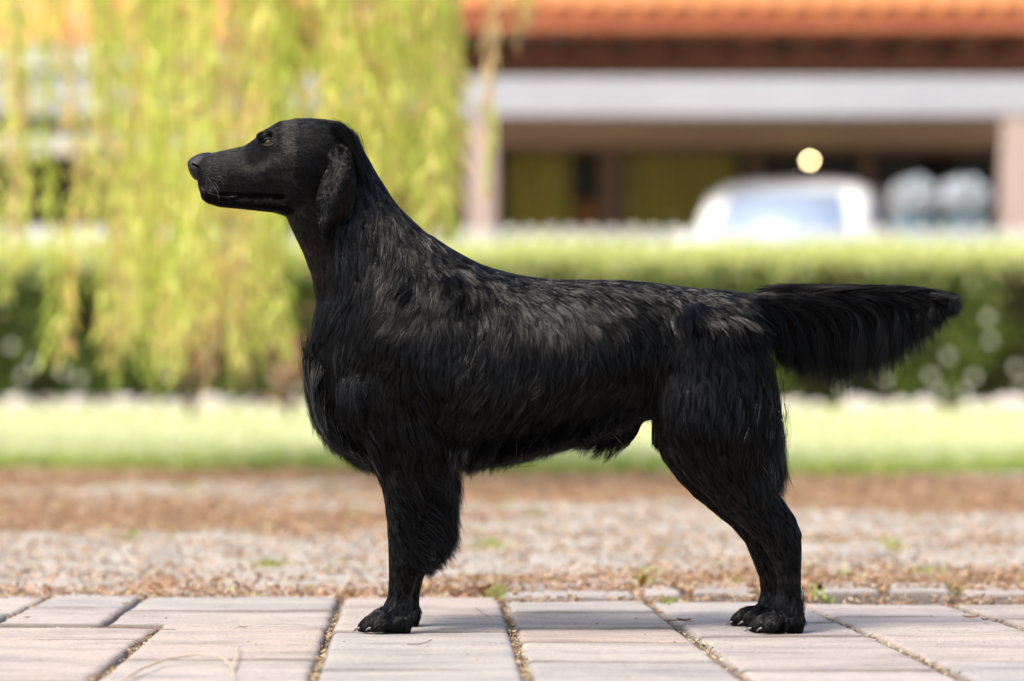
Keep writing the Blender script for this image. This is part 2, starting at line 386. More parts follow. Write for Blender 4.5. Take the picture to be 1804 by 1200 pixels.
tag(cards('grass', np.stack([xx, yy, np.full(n, 0.0)], 1), al, rng.uniform(0.03, 0.075, n), 0.012, grassm), 'short sunlit lawn grass between the litter strip and the hedge', 'grass', kind='stuff')

n = 16000; yy = LY0+0.05+1.6*rng.random(n)**1.4; xx = rng.uniform(-1, 1, n)*(0.95*(yy+D)/D)
off = np.array([0.45*noise.noise((x*0.7, 0, 4))+0.2*noise.noise((x*3, 0, 4)) + (0.9 if x < -0.1 else 0.2 if x < 0.9 else 0)*0.6 for x in xx])
al = unit(np.stack([rng.normal(size=n)*0.4, rng.normal(size=n)*0.4, np.ones(n)], 1))
greeng = leafmat('green_grass_blade', [(0, (0.22, 0.34, 0.05)), (0.5, (0.38, 0.48, 0.10)), (1, (0.55, 0.60, 0.20))], 0.35, 0.5, False)
tag(cards('grass', np.stack([xx, yy+off-0.1, np.full(n, -0.01)], 1), al, rng.uniform(0.04, 0.085, n), 0.013, greeng), 'greener ragged grass along the near edge of the lawn', 'grass', kind='stuff')

# ================================================================== HEDGE, STONES, FENCE
HD = 25.6-D
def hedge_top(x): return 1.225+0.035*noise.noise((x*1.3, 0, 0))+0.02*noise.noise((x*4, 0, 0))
hroot = empty('hedge', (0, HD+0.5, 0)); tag(hroot, 'long clipped green hedge running across behind the lawn', 'hedge')
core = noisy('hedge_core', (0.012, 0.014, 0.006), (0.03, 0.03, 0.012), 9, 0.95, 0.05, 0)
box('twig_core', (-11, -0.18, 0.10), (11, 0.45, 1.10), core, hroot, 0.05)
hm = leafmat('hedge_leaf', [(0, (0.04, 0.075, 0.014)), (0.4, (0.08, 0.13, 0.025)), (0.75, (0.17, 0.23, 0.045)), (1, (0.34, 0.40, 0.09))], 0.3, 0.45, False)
hy = leafmat('hedge_painted_backlight', [(0, (0.56, 0.64, 0.16)), (0.5, (0.82, 0.84, 0.38)), (1, (0.90, 0.90, 0.64))], 0.5, 0.45, False)  # pale leaf colour paints in the backlit glow along the hedge top
n = 90000; xx = rng.uniform(-10, 10, n); face = rng.random(n)
bul = np.array([0.14*noise.noise((x*1.1, 5, 0))+0.09*noise.noise((x*3.3, 9, 0)) for x in xx])
zz = 0.10+rng.random(n)*1.02
yy = HD+0.30-np.abs(rng.normal(size=n))*0.06+rng.random(n)*0.16+bul*np.sin(np.clip(zz/1.1, 0, 1)*3.0)
tops = face > 0.82; zz[tops] = 1.0+rng.random(tops.sum())*0.08; yy[tops] = HD+0.3+rng.random(tops.sum())*0.6
keep = np.array([noise.noise((x*1.7, 0, z*2.6)) > -0.32+0.25*(z < 0.3) for x, z in zip(xx, zz)])
xx, yy, zz = xx[keep], yy[keep], zz[keep]; n = len(xx)
al = unit(rng.normal(size=(n, 3))+np.array([0, -0.4, 0.5])); sz = rng.uniform(0.035, 0.07, n)
o = cards('foliage', np.stack([xx, yy-HD-0.5, zz], 1), al, sz, sz*0.55, hm, hroot, 0.1); tag(o, kind='stuff')
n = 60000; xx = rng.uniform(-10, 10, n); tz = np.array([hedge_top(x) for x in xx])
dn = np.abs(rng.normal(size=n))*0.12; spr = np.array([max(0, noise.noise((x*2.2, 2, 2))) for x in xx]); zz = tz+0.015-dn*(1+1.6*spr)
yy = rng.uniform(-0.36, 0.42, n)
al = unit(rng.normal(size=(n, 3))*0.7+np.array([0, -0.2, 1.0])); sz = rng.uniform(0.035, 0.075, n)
o = cards('painted_backlit_leaves', np.stack([xx, yy, zz], 1), al, sz, sz*0.5, hy, hroot, 0.1); tag(o, 'pale yellow green leaves along the top with backlight painted into their colour', kind='stuff')
bark = noisy('bark', (0.05, 0.035, 0.025), (0.13, 0.10, 0.075), 30, 0.9, 0.2, 0.6, 0.01)
bm = bmesh.new()
for i in range(70):
    x = -9+18*i/69+random.uniform(-.1, .1); y = random.uniform(-0.15, 0.1)
    add_tube(bm, [(x, y, 0), (x+random.uniform(-.06, .06), y, 0.16), (x+random.uniform(-.12, .12), y+.03, 0.35)], [0.02, 0.016, 0.01], 5)
link('stems', bm_mesh(bm, 'stems'), bark, hroot)['kind'] = 'stuff'

# pale boulders edging the hedge
stm = noisy('edging_boulder', (0.50, 0.44, 0.40), (0.74, 0.69, 0.65), 12, 0.8, 0.3, 0.4, 0.01)
bvar = []
for k in range(5):
    bm = bmesh.new(); bmesh.ops.create_icosphere(bm, subdivisions=3, radius=1)
    for v in bm.verts:
        d_ = v.co.normalized(); v.co = d_*(1+0.22*noise.noise(d_*1.3+Vector((k*5, 0, 0)))+0.07*noise.noise(d_*4+Vector((k*5, 0, 0)))); v.co.z *= 0.72
    me = bm_mesh(bm, 'edging_boulder', True); me.materials.append(stm); bvar.append(me)
bx = [(-15, .8), (28, 1.1), (58, .7), (98, .75), (134, 1.0), (180, .8), (222, 1.1), (262, .85), (300, .9), (338, 1.0), (372, 1.15), (402, .95), (440, .7), (478, .8), (516, .9), (552, .8),
      (590, .8), (640, 1), (700, .8), (760, 1), (830, .8), (900, 1), (970, .9), (1040, 1), (1110, .8), (1180, 1), (1250, .9), (1320, .9), (1372, .8), (1402, 1.0), (1440, .8), (1505, 1.0), (1532, .9), (1556, .75), (1588, .95), (1630, 1.05), (1712, .95), (1738, .9), (1770, 1.1), (1800, 1.15), (1850, 1)]
where = 'pale hedge boulder, '
for i, (px, s_) in enumerate(bx):
    y = 25.0-D+random.uniform(-0.1, 0.1); p = P(px, 700, y); r = 0.072*s_*random.uniform(.9, 1.1)
    o = bpy.data.objects.new('edging_boulder', bvar[i % 5]); COL.objects.link(o); o.location = (p.x, y, r*0.66)
    o.scale = (r, r*0.9, r*random.uniform(1.0, 1.25)); o.rotation_euler = (0, 0, random.uniform(0, 6))
    if px < 0: lab = 'pale edging boulder at the hedge foot just outside the left picture edge'
    elif px < 560: lab = where + ('number %s from the left picture edge' % ['one', 'two', 'three', 'four', 'five', 'six', 'seven', 'eight', 'nine', 'ten', 'eleven', 'twelve', 'thirteen', 'fourteen', 'fifteen'][i-1] if False else ['leftmost in view', 'small one next to the leftmost', 'small one right of a short gap at the left', 'bright one below the lone low willow strand', 'left of the longest willow strands', 'large one under the left edge of the long willow strands', 'under the middle of the long willow strands', 'just left of the middle group under the willow', 'first of three close together under the willow gap', 'largest of three close together under the willow gap', 'last of three close together under the willow gap', 'small one under the second willow veil', 'second from the dog chest', 'last before the dog chest', 'touching the outline of the dog chest'][i-1])
    elif px < 1372: lab = 'pale edging boulder at the hedge foot, hidden behind the body of the dog'
    elif px < 1830: lab = where + ['right behind the hind feathering of the dog', 'second right of the dog thigh', 'small third one right of the dog thigh', 'first of the cluster below the tail tip', 'second of the cluster below the tail tip', 'smallest of the cluster below the tail tip', 'fourth of the cluster below the tail tip', 'last of the cluster before the gap right of the tail', 'first after the gap right of the tail', 'second after the gap right of the tail', 'second from the right picture edge', 'at the right picture edge'][i-28]
    else: lab = 'pale edging boulder at the hedge foot just beyond the right picture edge'
    tag(o, lab, 'boulder', 'pale boulders edging the hedge')

# small white flowers low in the hedge
flm, nt, b = mat('white_petal', 0.5, 0.4); b.inputs['Base Color'].default_value = (0.8, 0.8, 0.72, 1)
fl_parts = [(1670, 628), (1640, 662), (1716, 664), (1790, 648), (1700, 690), (1655, 690), (1745, 600), (1560, 668), (1740, 560), (1484, 690), (1800, 680), (60, 640), (110, 655), (40, 662), (140, 668), (20, 610), (300, 660), (510, 640), (490, 665), (525, 690)]
fb = bmesh.new()
for (px, py) in fl_parts:
    p = P(px, py, HD-0.05)
    for k in range(6):
        a = k*math.pi/3; bmesh.ops.create_icosphere(fb, subdivisions=1, radius=0.010, matrix=Matrix.Translation(p+Vector((math.cos(a)*.018, 0, math.sin(a)*.018)))@Matrix.Diagonal((1, .5, 1, 1)))
ob = link('white_blossoms', bm_mesh(fb, 'white_blossoms'), flm); tag(ob, 'small white blossoms scattered low along the hedge front', 'flowers', kind='stuff')
# reddish dead shoots near the chest
dsh = leafmat('rust_leaf', [(0, (0.34, 0.14, 0.07)), (1, (0.62, 0.38, 0.26))], 0.3, 0.6, False)
for (px, py, lab) in ((340, 610, 'rust red withered shrub behind the long willow strands'), (512, 640, 'pinkish red withered shrub beside the dog chest')):
    c0 = P(px, py, 20.6-D); n = 200
    pos = np.array(c0)+rng.normal(size=(n, 3))*np.array([0.075, 0.05, 0.11])
    r_ = empty('withered_shrub', (c0.x, c0.y, 0.0)); tag(r_, lab, 'shrub')
    pos = pos-np.array([c0.x, c0.y, 0]); al = unit(rng.normal(size=(n, 3))+np.array([0, 0, .5]))
    cards('foliage', pos, al, 0.05, 0.022, dsh, r_)['kind'] = 'stuff'
    bm = bmesh.new()
    for k in range(6): add_tube(bm, [(0, 0, 0), (random.gauss(0, .04), random.gauss(0, .03), c0.z*0.6), (random.gauss(0, .1), random.gauss(0, .04), c0.z+0.1)], [.008, .006, .003], 5)
    link('stem', bm_mesh(bm, 'stem'), bark, r_)

# picket fence behind the hedge
wp = noisy('white_fence_paint', (0.66, 0.66, 0.64), (0.80, 0.80, 0.78), 3, 0.6, 0.3, 0)
FD = 26.6-D
fr = empty('picket_fence', (0, FD, 0)); tag(fr, 'white picket fence with rounded tops showing above the hedge', 'fence')
bm = bmesh.new(); n = 8; z1 = 1.40
prof = [(-0.046, 0.05), (0.046, 0.05), (0.046, z1-0.05)]+[(0.046*math.cos(a), z1-0.05+0.05*math.sin(a)) for a in [math.pi*i/8 for i in range(1, 8)]]+[(-0.046, z1-0.05)]
fv = [bm.verts.new((x, -0.012, z)) for x, z in prof]; bv = [bm.verts.new((x, 0.012, z)) for x, z in prof]
bm.faces.new(fv); bm.faces.new(bv[::-1])
for i in range(len(prof)): bm.faces.new((fv[i], bv[i], bv[(i+1) % len(prof)], fv[(i+1) % len(prof)]))
pm = bm_mesh(bm, 'picket'); pm.materials.append(wp)
dx = 36.2*S*26.6/D
for i in range(-30, 34):
    o = bpy.data.objects.new('picket', pm); COL.objects.link(o); o.parent = fr; o.location = ((825-902)*S*26.6/D+i*dx, 0, random.uniform(-.006, .006))
for z in (0.4, 1.12): box('rail', (-5.2, 0.0125, z-0.035), (5.4, 0.05, z+0.035), wp, fr)

# ================================================================== BUILDING
def Pz(py, d): return H-(py-HY)*S*d/D
def Px(px, d): return (px-902)*S*d/D
bld = empty('building', (0, 30, 0)); tag(bld, 'low pavilion building with terracotta roof, white canopy beam and dark windows', 'building')
def bbox(name, x0, x1, d0, d1, z0, z1, m, bevel=0.0, parent=None):
    par = parent or bld
    off = Vector((0, 30, 0))
    return box(name, Vector((x0, d0-D, z0))-off, Vector((x1, d1-D, z1))-off, m, par, bevel)
stucco = noisy('beige_render', (0.60, 0.50, 0.40), (0.66, 0.56, 0.45), 2, 0.9, 0.2, 0.2, 0.01)
mauve = noisy('mauve_column_paint', (0.46, 0.36, 0.31), (0.52, 0.41, 0.35), 2, 0.8, 0.2, 0)
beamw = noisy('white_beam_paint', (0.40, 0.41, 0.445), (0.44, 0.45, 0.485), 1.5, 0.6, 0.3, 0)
soff = noisy('brown_soffit_board', (0.50, 0.27, 0.20), (0.62, 0.35, 0.27), 2.5, 0.8, 0.2, 0.1, stretch=(4, .3, 1))
raft = noisy('dark_rafter', (0.16, 0.09, 0.065), (0.22, 0.13, 0.095), 4, 0.8, 0.2, 0)
tile = noisy('terracotta_tile', (0.52, 0.19, 0.07), (0.72, 0.32, 0.12), 3, 0.75, 0.3, 0.1)
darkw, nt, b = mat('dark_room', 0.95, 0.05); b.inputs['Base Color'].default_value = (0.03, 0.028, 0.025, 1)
frame_m = noisy('window_frame_paint', (0.20, 0.155, 0.12), (0.25, 0.19, 0.15), 3, 0.6, 0.3, 0)
glass, nt, b = mat('window_glass', 0.03, 0.5); b.inputs['Base Color'].default_value = (1, 1, 1, 1); b.inputs['Transmission Weight'].default_value = 1.0; b.inputs['IOR'].default_value = 1.2
WD = 33.0                                            # distance of the ground-floor wall
x0, x1 = Px(-300, WD), Px(2150, WD)
bbox('terrace_floor', x0, x1, WD-0.3, 37, 0.0, 0.62, stucco)
zt, zb = Pz(255, WD), 0.62
zl = Pz(200, WD)+0.3
# lintel and pier pieces round the openings
opens = [(878, 1058), (1092, 1322), (1338, 1520), (1536, 1762)]
bbox('wall', Px(850, WD), Px(2150, WD), WD, WD+0.25, zt, zl, stucco)
edges = [850, *[e for o_ in opens for e in o_], 2150]
for i in range(0, len(edges), 2):
    bbox('pier', Px(edges[i], WD), Px(edges[i+1], WD), WD, WD+0.25, zb, zt-0.001, stucco if i in (0, 8) else frame_m)
for (a, c_) in opens:
    w = bbox('window', Px(a, WD)+.0, Px(c_, WD), WD+0.10, WD+0.16, zt-0.07, zt-0.002, frame_m)
    w2 = bbox('frame', Px(a, WD)+.002, Px(c_, WD)-.002, WD+0.10, WD+0.16, zb+.5, zb+0.58, frame_m, 0, w)
    w2.location = -w.location*0
    bbox('pane', Px(a, WD)+.003, Px(c_, WD)-.003, WD+0.12, WD+0.126, zb+0.581, zt-0.071, glass, 0, w)
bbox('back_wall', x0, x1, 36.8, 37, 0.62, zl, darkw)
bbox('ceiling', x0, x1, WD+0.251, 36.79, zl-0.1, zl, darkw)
# behind the glass: added wavy sheets imitating its green reflections; orange cabinet
refl = noisy('olive_reflection', (0.30, 0.32, 0.05), (0.70, 0.68, 0.13), 1.6, 0.85, 0.2, 0, stretch=(6, 1, .3))
def reflection_sheet(px0, px1, d, lab, m=refl):
    n = 60; xs_ = np.linspace(Px(px0, d), Px(px1, d), n); v = []
    for x in xs_:
        y = d-D+0.05*math.sin(x*38); v += [(x, y, zb+0.02), (x, y, zt+0.05)]
    for x in xs_[::-1]:
        y = d-D+0.02+0.05*math.sin(x*38); v += [(x, y, zb+0.02), (x, y, zt+0.05)]
    k = len(v)//2; f = [(2*i, 2*((i+1) % k), 2*((i+1) % k)+1, 2*i+1) for i in range(k)]
    return tag(link('reflection_sheet', mesh_np('reflection_sheet', v, f, True), m), lab, 'reflection_sheet')
reflection_sheet(892, 1005, WD+.3, 'olive green sheet imitating a reflection in the left window of the building')
reflection_sheet(1100, 1300, WD+.3, 'dark olive sheet imitating a reflection in the second window, left of the white van')
cab = noisy('orange_wood', (0.35, 0.14, 0.03), (0.45, 0.2, 0.05), 3, 0.6, 0.3, 0)
c0 = empty('cabinet', (Px(1035, (WD+.6)), (WD+.6)-D, zb)); tag(c0, 'small orange wooden cabinet behind the left window', 'cabinet')
hgt = Pz(355, (WD+.6))-zb
box('carcass', (-0.13, -0.12, 0), (0.13, 0.12, hgt), cab, c0, 0.01); box('door', (-0.12, -0.14, 0.05), (0.12, -0.122, hgt-0.05), cab, c0)
# canopy beam, columns, vent
CB = 30.0
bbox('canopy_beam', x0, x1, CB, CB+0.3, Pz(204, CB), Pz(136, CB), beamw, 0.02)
bbox('canopy_slab', x0, x1, CB+0.301, WD-0.01, Pz(195, CB), Pz(152, CB), stucco)
bbox('column', Px(822, CB), Px(872, CB), CB+0.02, CB+0.28, 0.0, Pz(204.3, CB), mauve, 0.01)
bbox('column', Px(1768, CB), Px(1838, CB), CB+0.02, CB+0.28, 0.0, Pz(204.3, CB), mauve, 0.01)
bbox('column', Px(440, CB), Px(480, CB), CB+0.02, CB+0.28, 0.0, Pz(204.3, CB), mauve, 0.01)
v0 = bbox('ventilation_grille', Px(1438, WD), Px(1565, WD), WD-0.05, WD-0.001, Pz(216, WD), Pz(196, WD), raft)
for i in range(4): bbox('slat', Px(1442, WD), Px(1561, WD), WD-0.07, WD-0.051, Pz(214-4.6*i, WD), Pz(212-4.6*i, WD), frame_m, 0, v0)
bbox('ventilation_grille', Px(835, WD), Px(905, WD), WD-0.05, WD-0.001, Pz(218, WD), Pz(196, WD), raft)
# upper overhang: soffit boards, rafters, tiles
RD = 31.4; zs = Pz(42, RD)
bd_w = 0.30; nb = int((x1-x0)/bd_w)
for i in range(nb):
    bbox('soffit_board', x0+i*bd_w+0.004, x0+(i+1)*bd_w-0.004, RD, 33.6, zs, zs+0.03, soff)
for i in range(16):
    x = Px(905, RD)+0.52*(i-5)
    if x0 < x < x1: bbox('rafter', x-0.055, x+0.055, RD+0.02, 33.5, zs-0.09, zs-0.001, raft)
bbox('upper_wall', x0, x1, 33.6, 33.8, Pz(152, CB)+0.002, zs+0.03, soff)
bbox('fascia_board', x0, x1, RD-0.04, RD-0.001, zs-0.05, zs+0.09, noisy('rust_fascia', (0.36, 0.10, 0.045), (0.45, 0.15, 0.07), 3, 0.7, 0.2, 0))
# barrel tiles
bm = bmesh.new(); pr = []
for yy_, rr_ in ((0, 0.125), (0.42, 0.105)):
    ou = [bm.verts.new((rr_*math.cos(math.pi*i/8), yy_, rr_*0.5*math.sin(math.pi*i/8))) for i in range(9)]
    inn = [bm.verts.new(((rr_-.015)*math.cos(math.pi*i/8), yy_, (rr_-.015)*0.5*math.sin(math.pi*i/8))) for i in range(9)]
    pr.append((ou, inn))
for i in range(8):
    bm.faces.new((pr[0][0][i], pr[0][0][i+1], pr[1][0][i+1], pr[1][0][i])); bm.faces.new((pr[0][1][i+1], pr[0][1][i], pr[1][1][i], pr[1][1][i+1]))
    for q_ in pr: bm.faces.new((q_[0][i], q_[1][i], q_[1][i+1], q_[0][i+1]))
tm = bm_mesh(bm, 'roof_tile', True); tm.materials.append(tile)
sl_ = R(20)
rb = bbox('roof', x0, x1, RD-0.02, RD-0.019, zs+0.09, zs+0.10, tile)
me = mesh_np('roof_deck', [(x0, RD-.06-D-30, zs+0.10), (x1, RD-.06-D-30, zs+0.10), (x1, RD+6-D-30, zs+0.10+6*math.tan(sl_)), (x0, RD+6-D-30, zs+0.10+6*math.tan(sl_)), (x0, RD-.06-D-30, zs+0.091), (x1, RD-.06-D-30, zs+0.091), (x1, RD+6-D-30, zs+0.091+5.7*math.tan(sl_)), (x0, RD+6-D-30, zs+0.091+5.7*math.tan(sl_))],
             [(0, 1, 2, 3), (7, 6, 5, 4), (0, 4, 5, 1)])
bpy.data.objects.remove(rb); link('roof_deck', me, tile, bld)
for r_ in range(5):
    for i in range(46):
        x = Px(1200, RD)+(i-28)*0.27
        o = bpy.data.objects.new('roof_tile', tm); COL.objects.link(o); o.parent = bld
        o.location = (x, RD-0.10-D-30+r_*0.36*math.cos(sl_), zs+0.112+r_*0.36*math.sin(sl_)+random.uniform(0, .006)); o.rotation_euler = (sl_+0.03, 0, random.uniform(-.012, .012))
# glowing bulb in the window (its blur disc shows in the photograph)
bulb, nt, b = mat('bulb_glow', 0.3); b.inputs['Emission Color'].default_value = (1.0, 0.78, 0.42, 1); b.inputs['Emission Strength'].default_value = 26; b.inputs['Base Color'].default_value = (1, .9, .7, 1)
lampm, nt, b = mat('lamp_metal', 0.4); b.inputs['Base Color'].default_value = (0.05, 0.05, 0.05, 1)
lz = Pz(283, (WD-.4))
lt = empty('pendant_lamp', (Px(1427, (WD-.4)), (WD-.4)-D, lz)); tag(lt, 'small lit pendant lamp hanging under the canopy above the white van', 'lamp')
bm = bmesh.new(); bmesh.ops.create_uvsphere(bm, u_segments=12, v_segments=8, radius=0.017); link('bulb', bm_mesh(bm, 'bulb', True), bulb, lt)
bm = bmesh.new(); add_tube(bm, [(0, 0, 0.016), (0, 0, 0.05)], [0.012, 0.01], 8); link('socket', bm_mesh(bm, 'socket'), lampm, lt)
bm = bmesh.new(); add_tube(bm, [(0, 0, 0.05), (0, 0, Pz(195, CB)-lz)], 0.003, 6); link('cord', bm_mesh(bm, 'cord'), lampm, lt)
# flowering shrubs in blue pots on the terrace
blue = noisy('blue_glaze', (0.10, 0.22, 0.30), (0.16, 0.30, 0.40), 3, 0.3, 0.5, 0)
wfl = leafmat('white_blue_flower', [(0, (0.25, 0.34, 0.2)), (0.3, (0.6, 0.66, 0.7)), (1, (0.80, 0.82, 0.86))], 0.3, 0.6, False)
bfl = leafmat('pale_blue_flower', [(0, (0.16, 0.28, 0.24)), (0.4, (0.28, 0.44, 0.54)), (1, (0.50, 0.64, 0.74))], 0.3, 0.6, False)
for (px, lab) in ((1612, 'tall pot shrub with white and pale blue blossom, nearer the white van'), (1700, 'tall pot shrub with white and pale blue blossom, beside the right column')):
    d_ = 29.2; zc = Pz(352, d_); t = empty('potted_shrub', (Px(px, d_), d_-D, 0.0)); tag(t, lab, 'potted plant', 'potted shrubs in front of the building')
    bm = bmesh.new(); add_tube(bm, [(0, 0, 0), (0, 0, 0.2), (0, 0, 0.5), (0, 0, 0.58), (0, 0, 0.62)], [0.15, 0.19, 0.23, 0.25, 0.26], 16); link('pot', bm_mesh(bm, 'pot', True), blue, t)
    n = 1500; q_ = unit(rng.normal(size=(n, 3)))*rng.random((n, 1))**0.4*np.array([0.20, 0.18, 0.17])+np.array([0, 0, zc])
    cards('blossom', q_, unit(rng.normal(size=(n, 3))), 0.06, 0.04, wfl, t)['kind'] = 'stuff'
    n = 1500; q_ = unit(rng.normal(size=(n, 3)))*rng.random((n, 1))**0.4*np.array([0.19, 0.17, 0.19])+np.array([0, 0, zc-0.28])
    cards('blossom', q_, unit(rng.normal(size=(n, 3))), 0.06, 0.04, bfl, t)['kind'] = 'stuff'
    bm = bmesh.new(); add_tube(bm, [(0, 0, 0.6), (0.01, 0, 1.0), (0, 0, zc)], [.02, .016, .01], 6); link('stem', bm_mesh(bm, 'stem'), bark, t)

# ---- left wing: two tiers of dark glazing with pale ledges, nearer
lw = empty('garden_pavilion', (0, 24, 0)); tag(lw, 'pale framed pavilion with two rows of dark windows behind the willow at the left', 'building')
LD = 30.4
def lbox(name, x0, x1, d0, d1, z0, z1, m, parent=None, bevel=0.0):
    return box(name, (x0, d0-D-24, z0), (x1, d1-D-24, z1), m, parent or lw, bevel)
ivory = noisy('ivory_paint', (0.60, 0.61, 0.52), (0.68, 0.69, 0.60), 2, 0.7, 0.3, 0)
lx0, lx1 = Px(-420, LD), Px(470, LD)
lbox('fascia', lx0, lx1, LD-0.2, LD+0.1, Pz(122, LD), Pz(78, LD), ivory)
lbox('ledge', lx0, lx1, LD-0.3, LD+0.1, Pz(274, LD), Pz(238, LD), ivory, bevel=0.01)
lbox('ledge', lx0, lx1, LD-0.3, LD+0.1, Pz(440, LD), Pz(402, LD), ivory, bevel=0.01)
lbox('plinth', lx0, lx1, LD, LD+0.1, 0, Pz(441, LD), ivory)
lbox('side_wall', lx1-0.1, lx1, LD-0.0, LD+1.0, 0.0, Pz(122.5, LD), ivory)
for (a, c_) in ((-200, -40), (-30, 178), (192, 345), (360, 455)):
    for (t_, bt) in ((124, 237), (276, 401)):
        w = lbox('window', Px(a, LD), Px(c_, LD), LD+0.04, LD+0.07, Pz(bt, LD)+.001, Pz(bt-4, LD), raft)
        lbox('pane', Px(a, LD), Px(c_, LD), LD+0.05, LD+0.056, Pz(bt-4, LD)+.001, Pz(t_, LD)-.001, glass, w)
    lbox('mullion', Px(c_, LD)+.002, Px(c_+13, LD), LD, LD+0.09, Pz(401, LD), Pz(275, LD), raft)
lbox('interior', lx0, lx1, LD+0.9, LD+1.0, 0.2, Pz(125, LD), darkw)
me = mesh_np('roof_slope', [(lx0, LD-.25-D-24, Pz(77, LD)), (lx1, LD-.25-D-24, Pz(77, LD)), (lx1, LD+3-D-24, Pz(77, LD)+1.6), (lx0, LD+3-D-24, Pz(77, LD)+1.6)], [(0, 1, 2, 3)])
link('roof_slope', me, tile, lw)

# ---- white van behind the fence
def make_van():
    t = empty('parked_van', (Px(1350, 29.25), 29.25-D, 0), R(-14)); t.scale = (0.95, 0.8, 0.985); tag(t, 'white van parked facing the fence, seen above the hedge', 'van')
    white, nt, b = mat('white_car_paint', 0.25, 0.5); b.inputs['Base Color'].default_value = (0.78, 0.79, 0.78, 1); b.inputs['Coat Weight'].default_value = 0.5
    dk, nt, b = mat('dark_rubber', 0.7); b.inputs['Base Color'].default_value = (0.02, 0.02, 0.02, 1)
    gl, nt, b = mat('car_glass', 0.05, 0.8); b.inputs['Base Color'].default_value = (0.30, 0.38, 0.52, 1); b.inputs['Roughness'].default_value = 0.3
    lampg, nt, b = mat('headlight_glass', 0.1, 0.6); b.inputs['Base Color'].default_value = (0.7, 0.72, 0.75, 1)
    prof = [(0, .35), (0, .72), (.05, .95), (.35, 1.18), (.75, 1.28), (1.28, 1.84), (1.5, 1.95), (1.9, 2.0), (3.7, 2.0), (4.2, 1.82), (4.3, .9), (4.3, .35)]
    bm = bmesh.new(); rings = []
    for (w, ins) in ((-0.86, 0.20), (-0.82, 0.10), (-0.68, 0.03), (-0.4, 0.0), (0.4, 0.0), (0.68, 0.03), (0.82, 0.10), (0.86, 0.20)):
        rings.append([bm.verts.new(((w*(1-0.12*max(0, z-1.0)) if True else w), y+(ins if y < 1 else -ins), z-(ins if z > 1.0 else -ins*.3))) for (y, z) in prof])
    k = len(prof)
    for a, c_ in zip(rings[:-1], rings[1:]):
        for i in range(k): bm.faces.new((a[i], a[(i+1) % k], c_[(i+1) % k], c_[i]))
    bm.faces.new(rings[0]); bm.faces.new(rings[-1][::-1]); link('body', bm_mesh(bm, 'body', True), white, t)
    def quad(name, pts, m, th=0.012):
        v = [Vector(p) for p in pts]; nrm = (v[1]-v[0]).cross(v[2]-v[0]).normalized()*th
        vs = [p+nrm for p in v]+[p-nrm for p in v]; return link(name, mesh_np(name, vs, [(0, 1, 2, 3), (7, 6, 5, 4), (0, 4, 5, 1), (1, 5, 6, 2), (2, 6, 7, 3), (3, 7, 4, 0)]), m, t)
    quad('windscreen', [(-0.66, .80, 1.335), (0.66, .80, 1.335), (0.52, 1.28, 1.86), (-0.52, 1.28, 1.86)], gl)
    for s in (-1, 1):
        quad('side_window', [(s*.795, 1.15, 1.30), (s*.795, 2.2, 1.30), (s*.755, 2.2, 1.80), (s*.755, 1.5, 1.80)], gl)
        quad('headlight', [(s*.50, -.005, .74), (s*.76, .01, .74), (s*.76, .06, .93), (s*.50, .05, .93)], lampg)
        bm = bmesh.new(); add_box(bm, (s*.88-.07, .95, 1.28), (s*.88+.07, 1.05, 1.50), 0.02); link('wing_mirror', bm_mesh(bm, 'wing_mirror'), white, t)
        for yw in (0.85, 3.4):
            bm = bmesh.new(); bmesh.ops.create_cone(bm, cap_ends=True, segments=28, radius1=.33, radius2=.33, depth=.22, matrix=Matrix.Translation((s*.74, yw, .33))@Matrix.Rotation(R(90), 4, 'Y'))
            w = link('wheel', bm_mesh(bm, 'wheel'), dk, t)
            bm = bmesh.new(); bmesh.ops.create_cone(bm, cap_ends=True, segments=20, radius1=.2, radius2=.18, depth=.235, matrix=Matrix.Translation((s*.742, yw, .33))@Matrix.Rotation(R(90), 4, 'Y')); link('rim', bm_mesh(bm, 'rim'), lampg, w)
    quad('grille', [(-.45, -.004, .72), (.45, -.004, .72), (.45, .03, .88), (-.45, .03, .88)], dk)
    quad('bumper', [(-.8, -.02, .36), (.8, -.02, .36), (.8, -.02, .60), (-.8, -.02, .60)], dk, .03)
make_van()

# ================================================================== WEEPING WILLOW
wl = leafmat('willow_leaf', [(0, (0.44, 0.58, 0.09)), (0.3, (0.62, 0.74, 0.14)), (0.58, (0.76, 0.81, 0.22)), (0.76, (0.85, 0.76, 0.24)), (0.9, (0.80, 0.58, 0.26)), (1, (0.66, 0.40, 0.22))], 0.5, 0.5)
wlt = leafmat('dry_willow_leaf', [(0, (0.62, 0.50, 0.22)), (0.6, (0.75, 0.60, 0.32)), (1, (0.55, 0.36, 0.18))], 0.45, 0.5)
stemm = noisy('willow_twig', (0.30, 0.22, 0.08), (0.42, 0.30, 0.12), 9, 0.7, 0.2, 0)
tree = empty('weeping_willow', (-4.6, 8.6, 0)); tag(tree, 'weeping willow with long yellow green strands hanging in front of the hedge', 'tree')
tb = noisy('willow_bark', (0.10, 0.075, 0.05), (0.22, 0.17, 0.12), 6, 0.95, 0.15, 0.9, 0.04, stretch=(3, 3, .6))
bm = bmesh.new(); add_tube(bm, [(0, 0, -0.1), (0.03, 0, 0.4), (0.1, .05, 1.4), (0.3, 0.0, 2.6), (0.7, -.1, 3.6)], [0.42, 0.32, 0.27, 0.24, 0.18], 14); link('trunk', bm_mesh(bm, 'trunk', True), tb, tree)
limbs = []
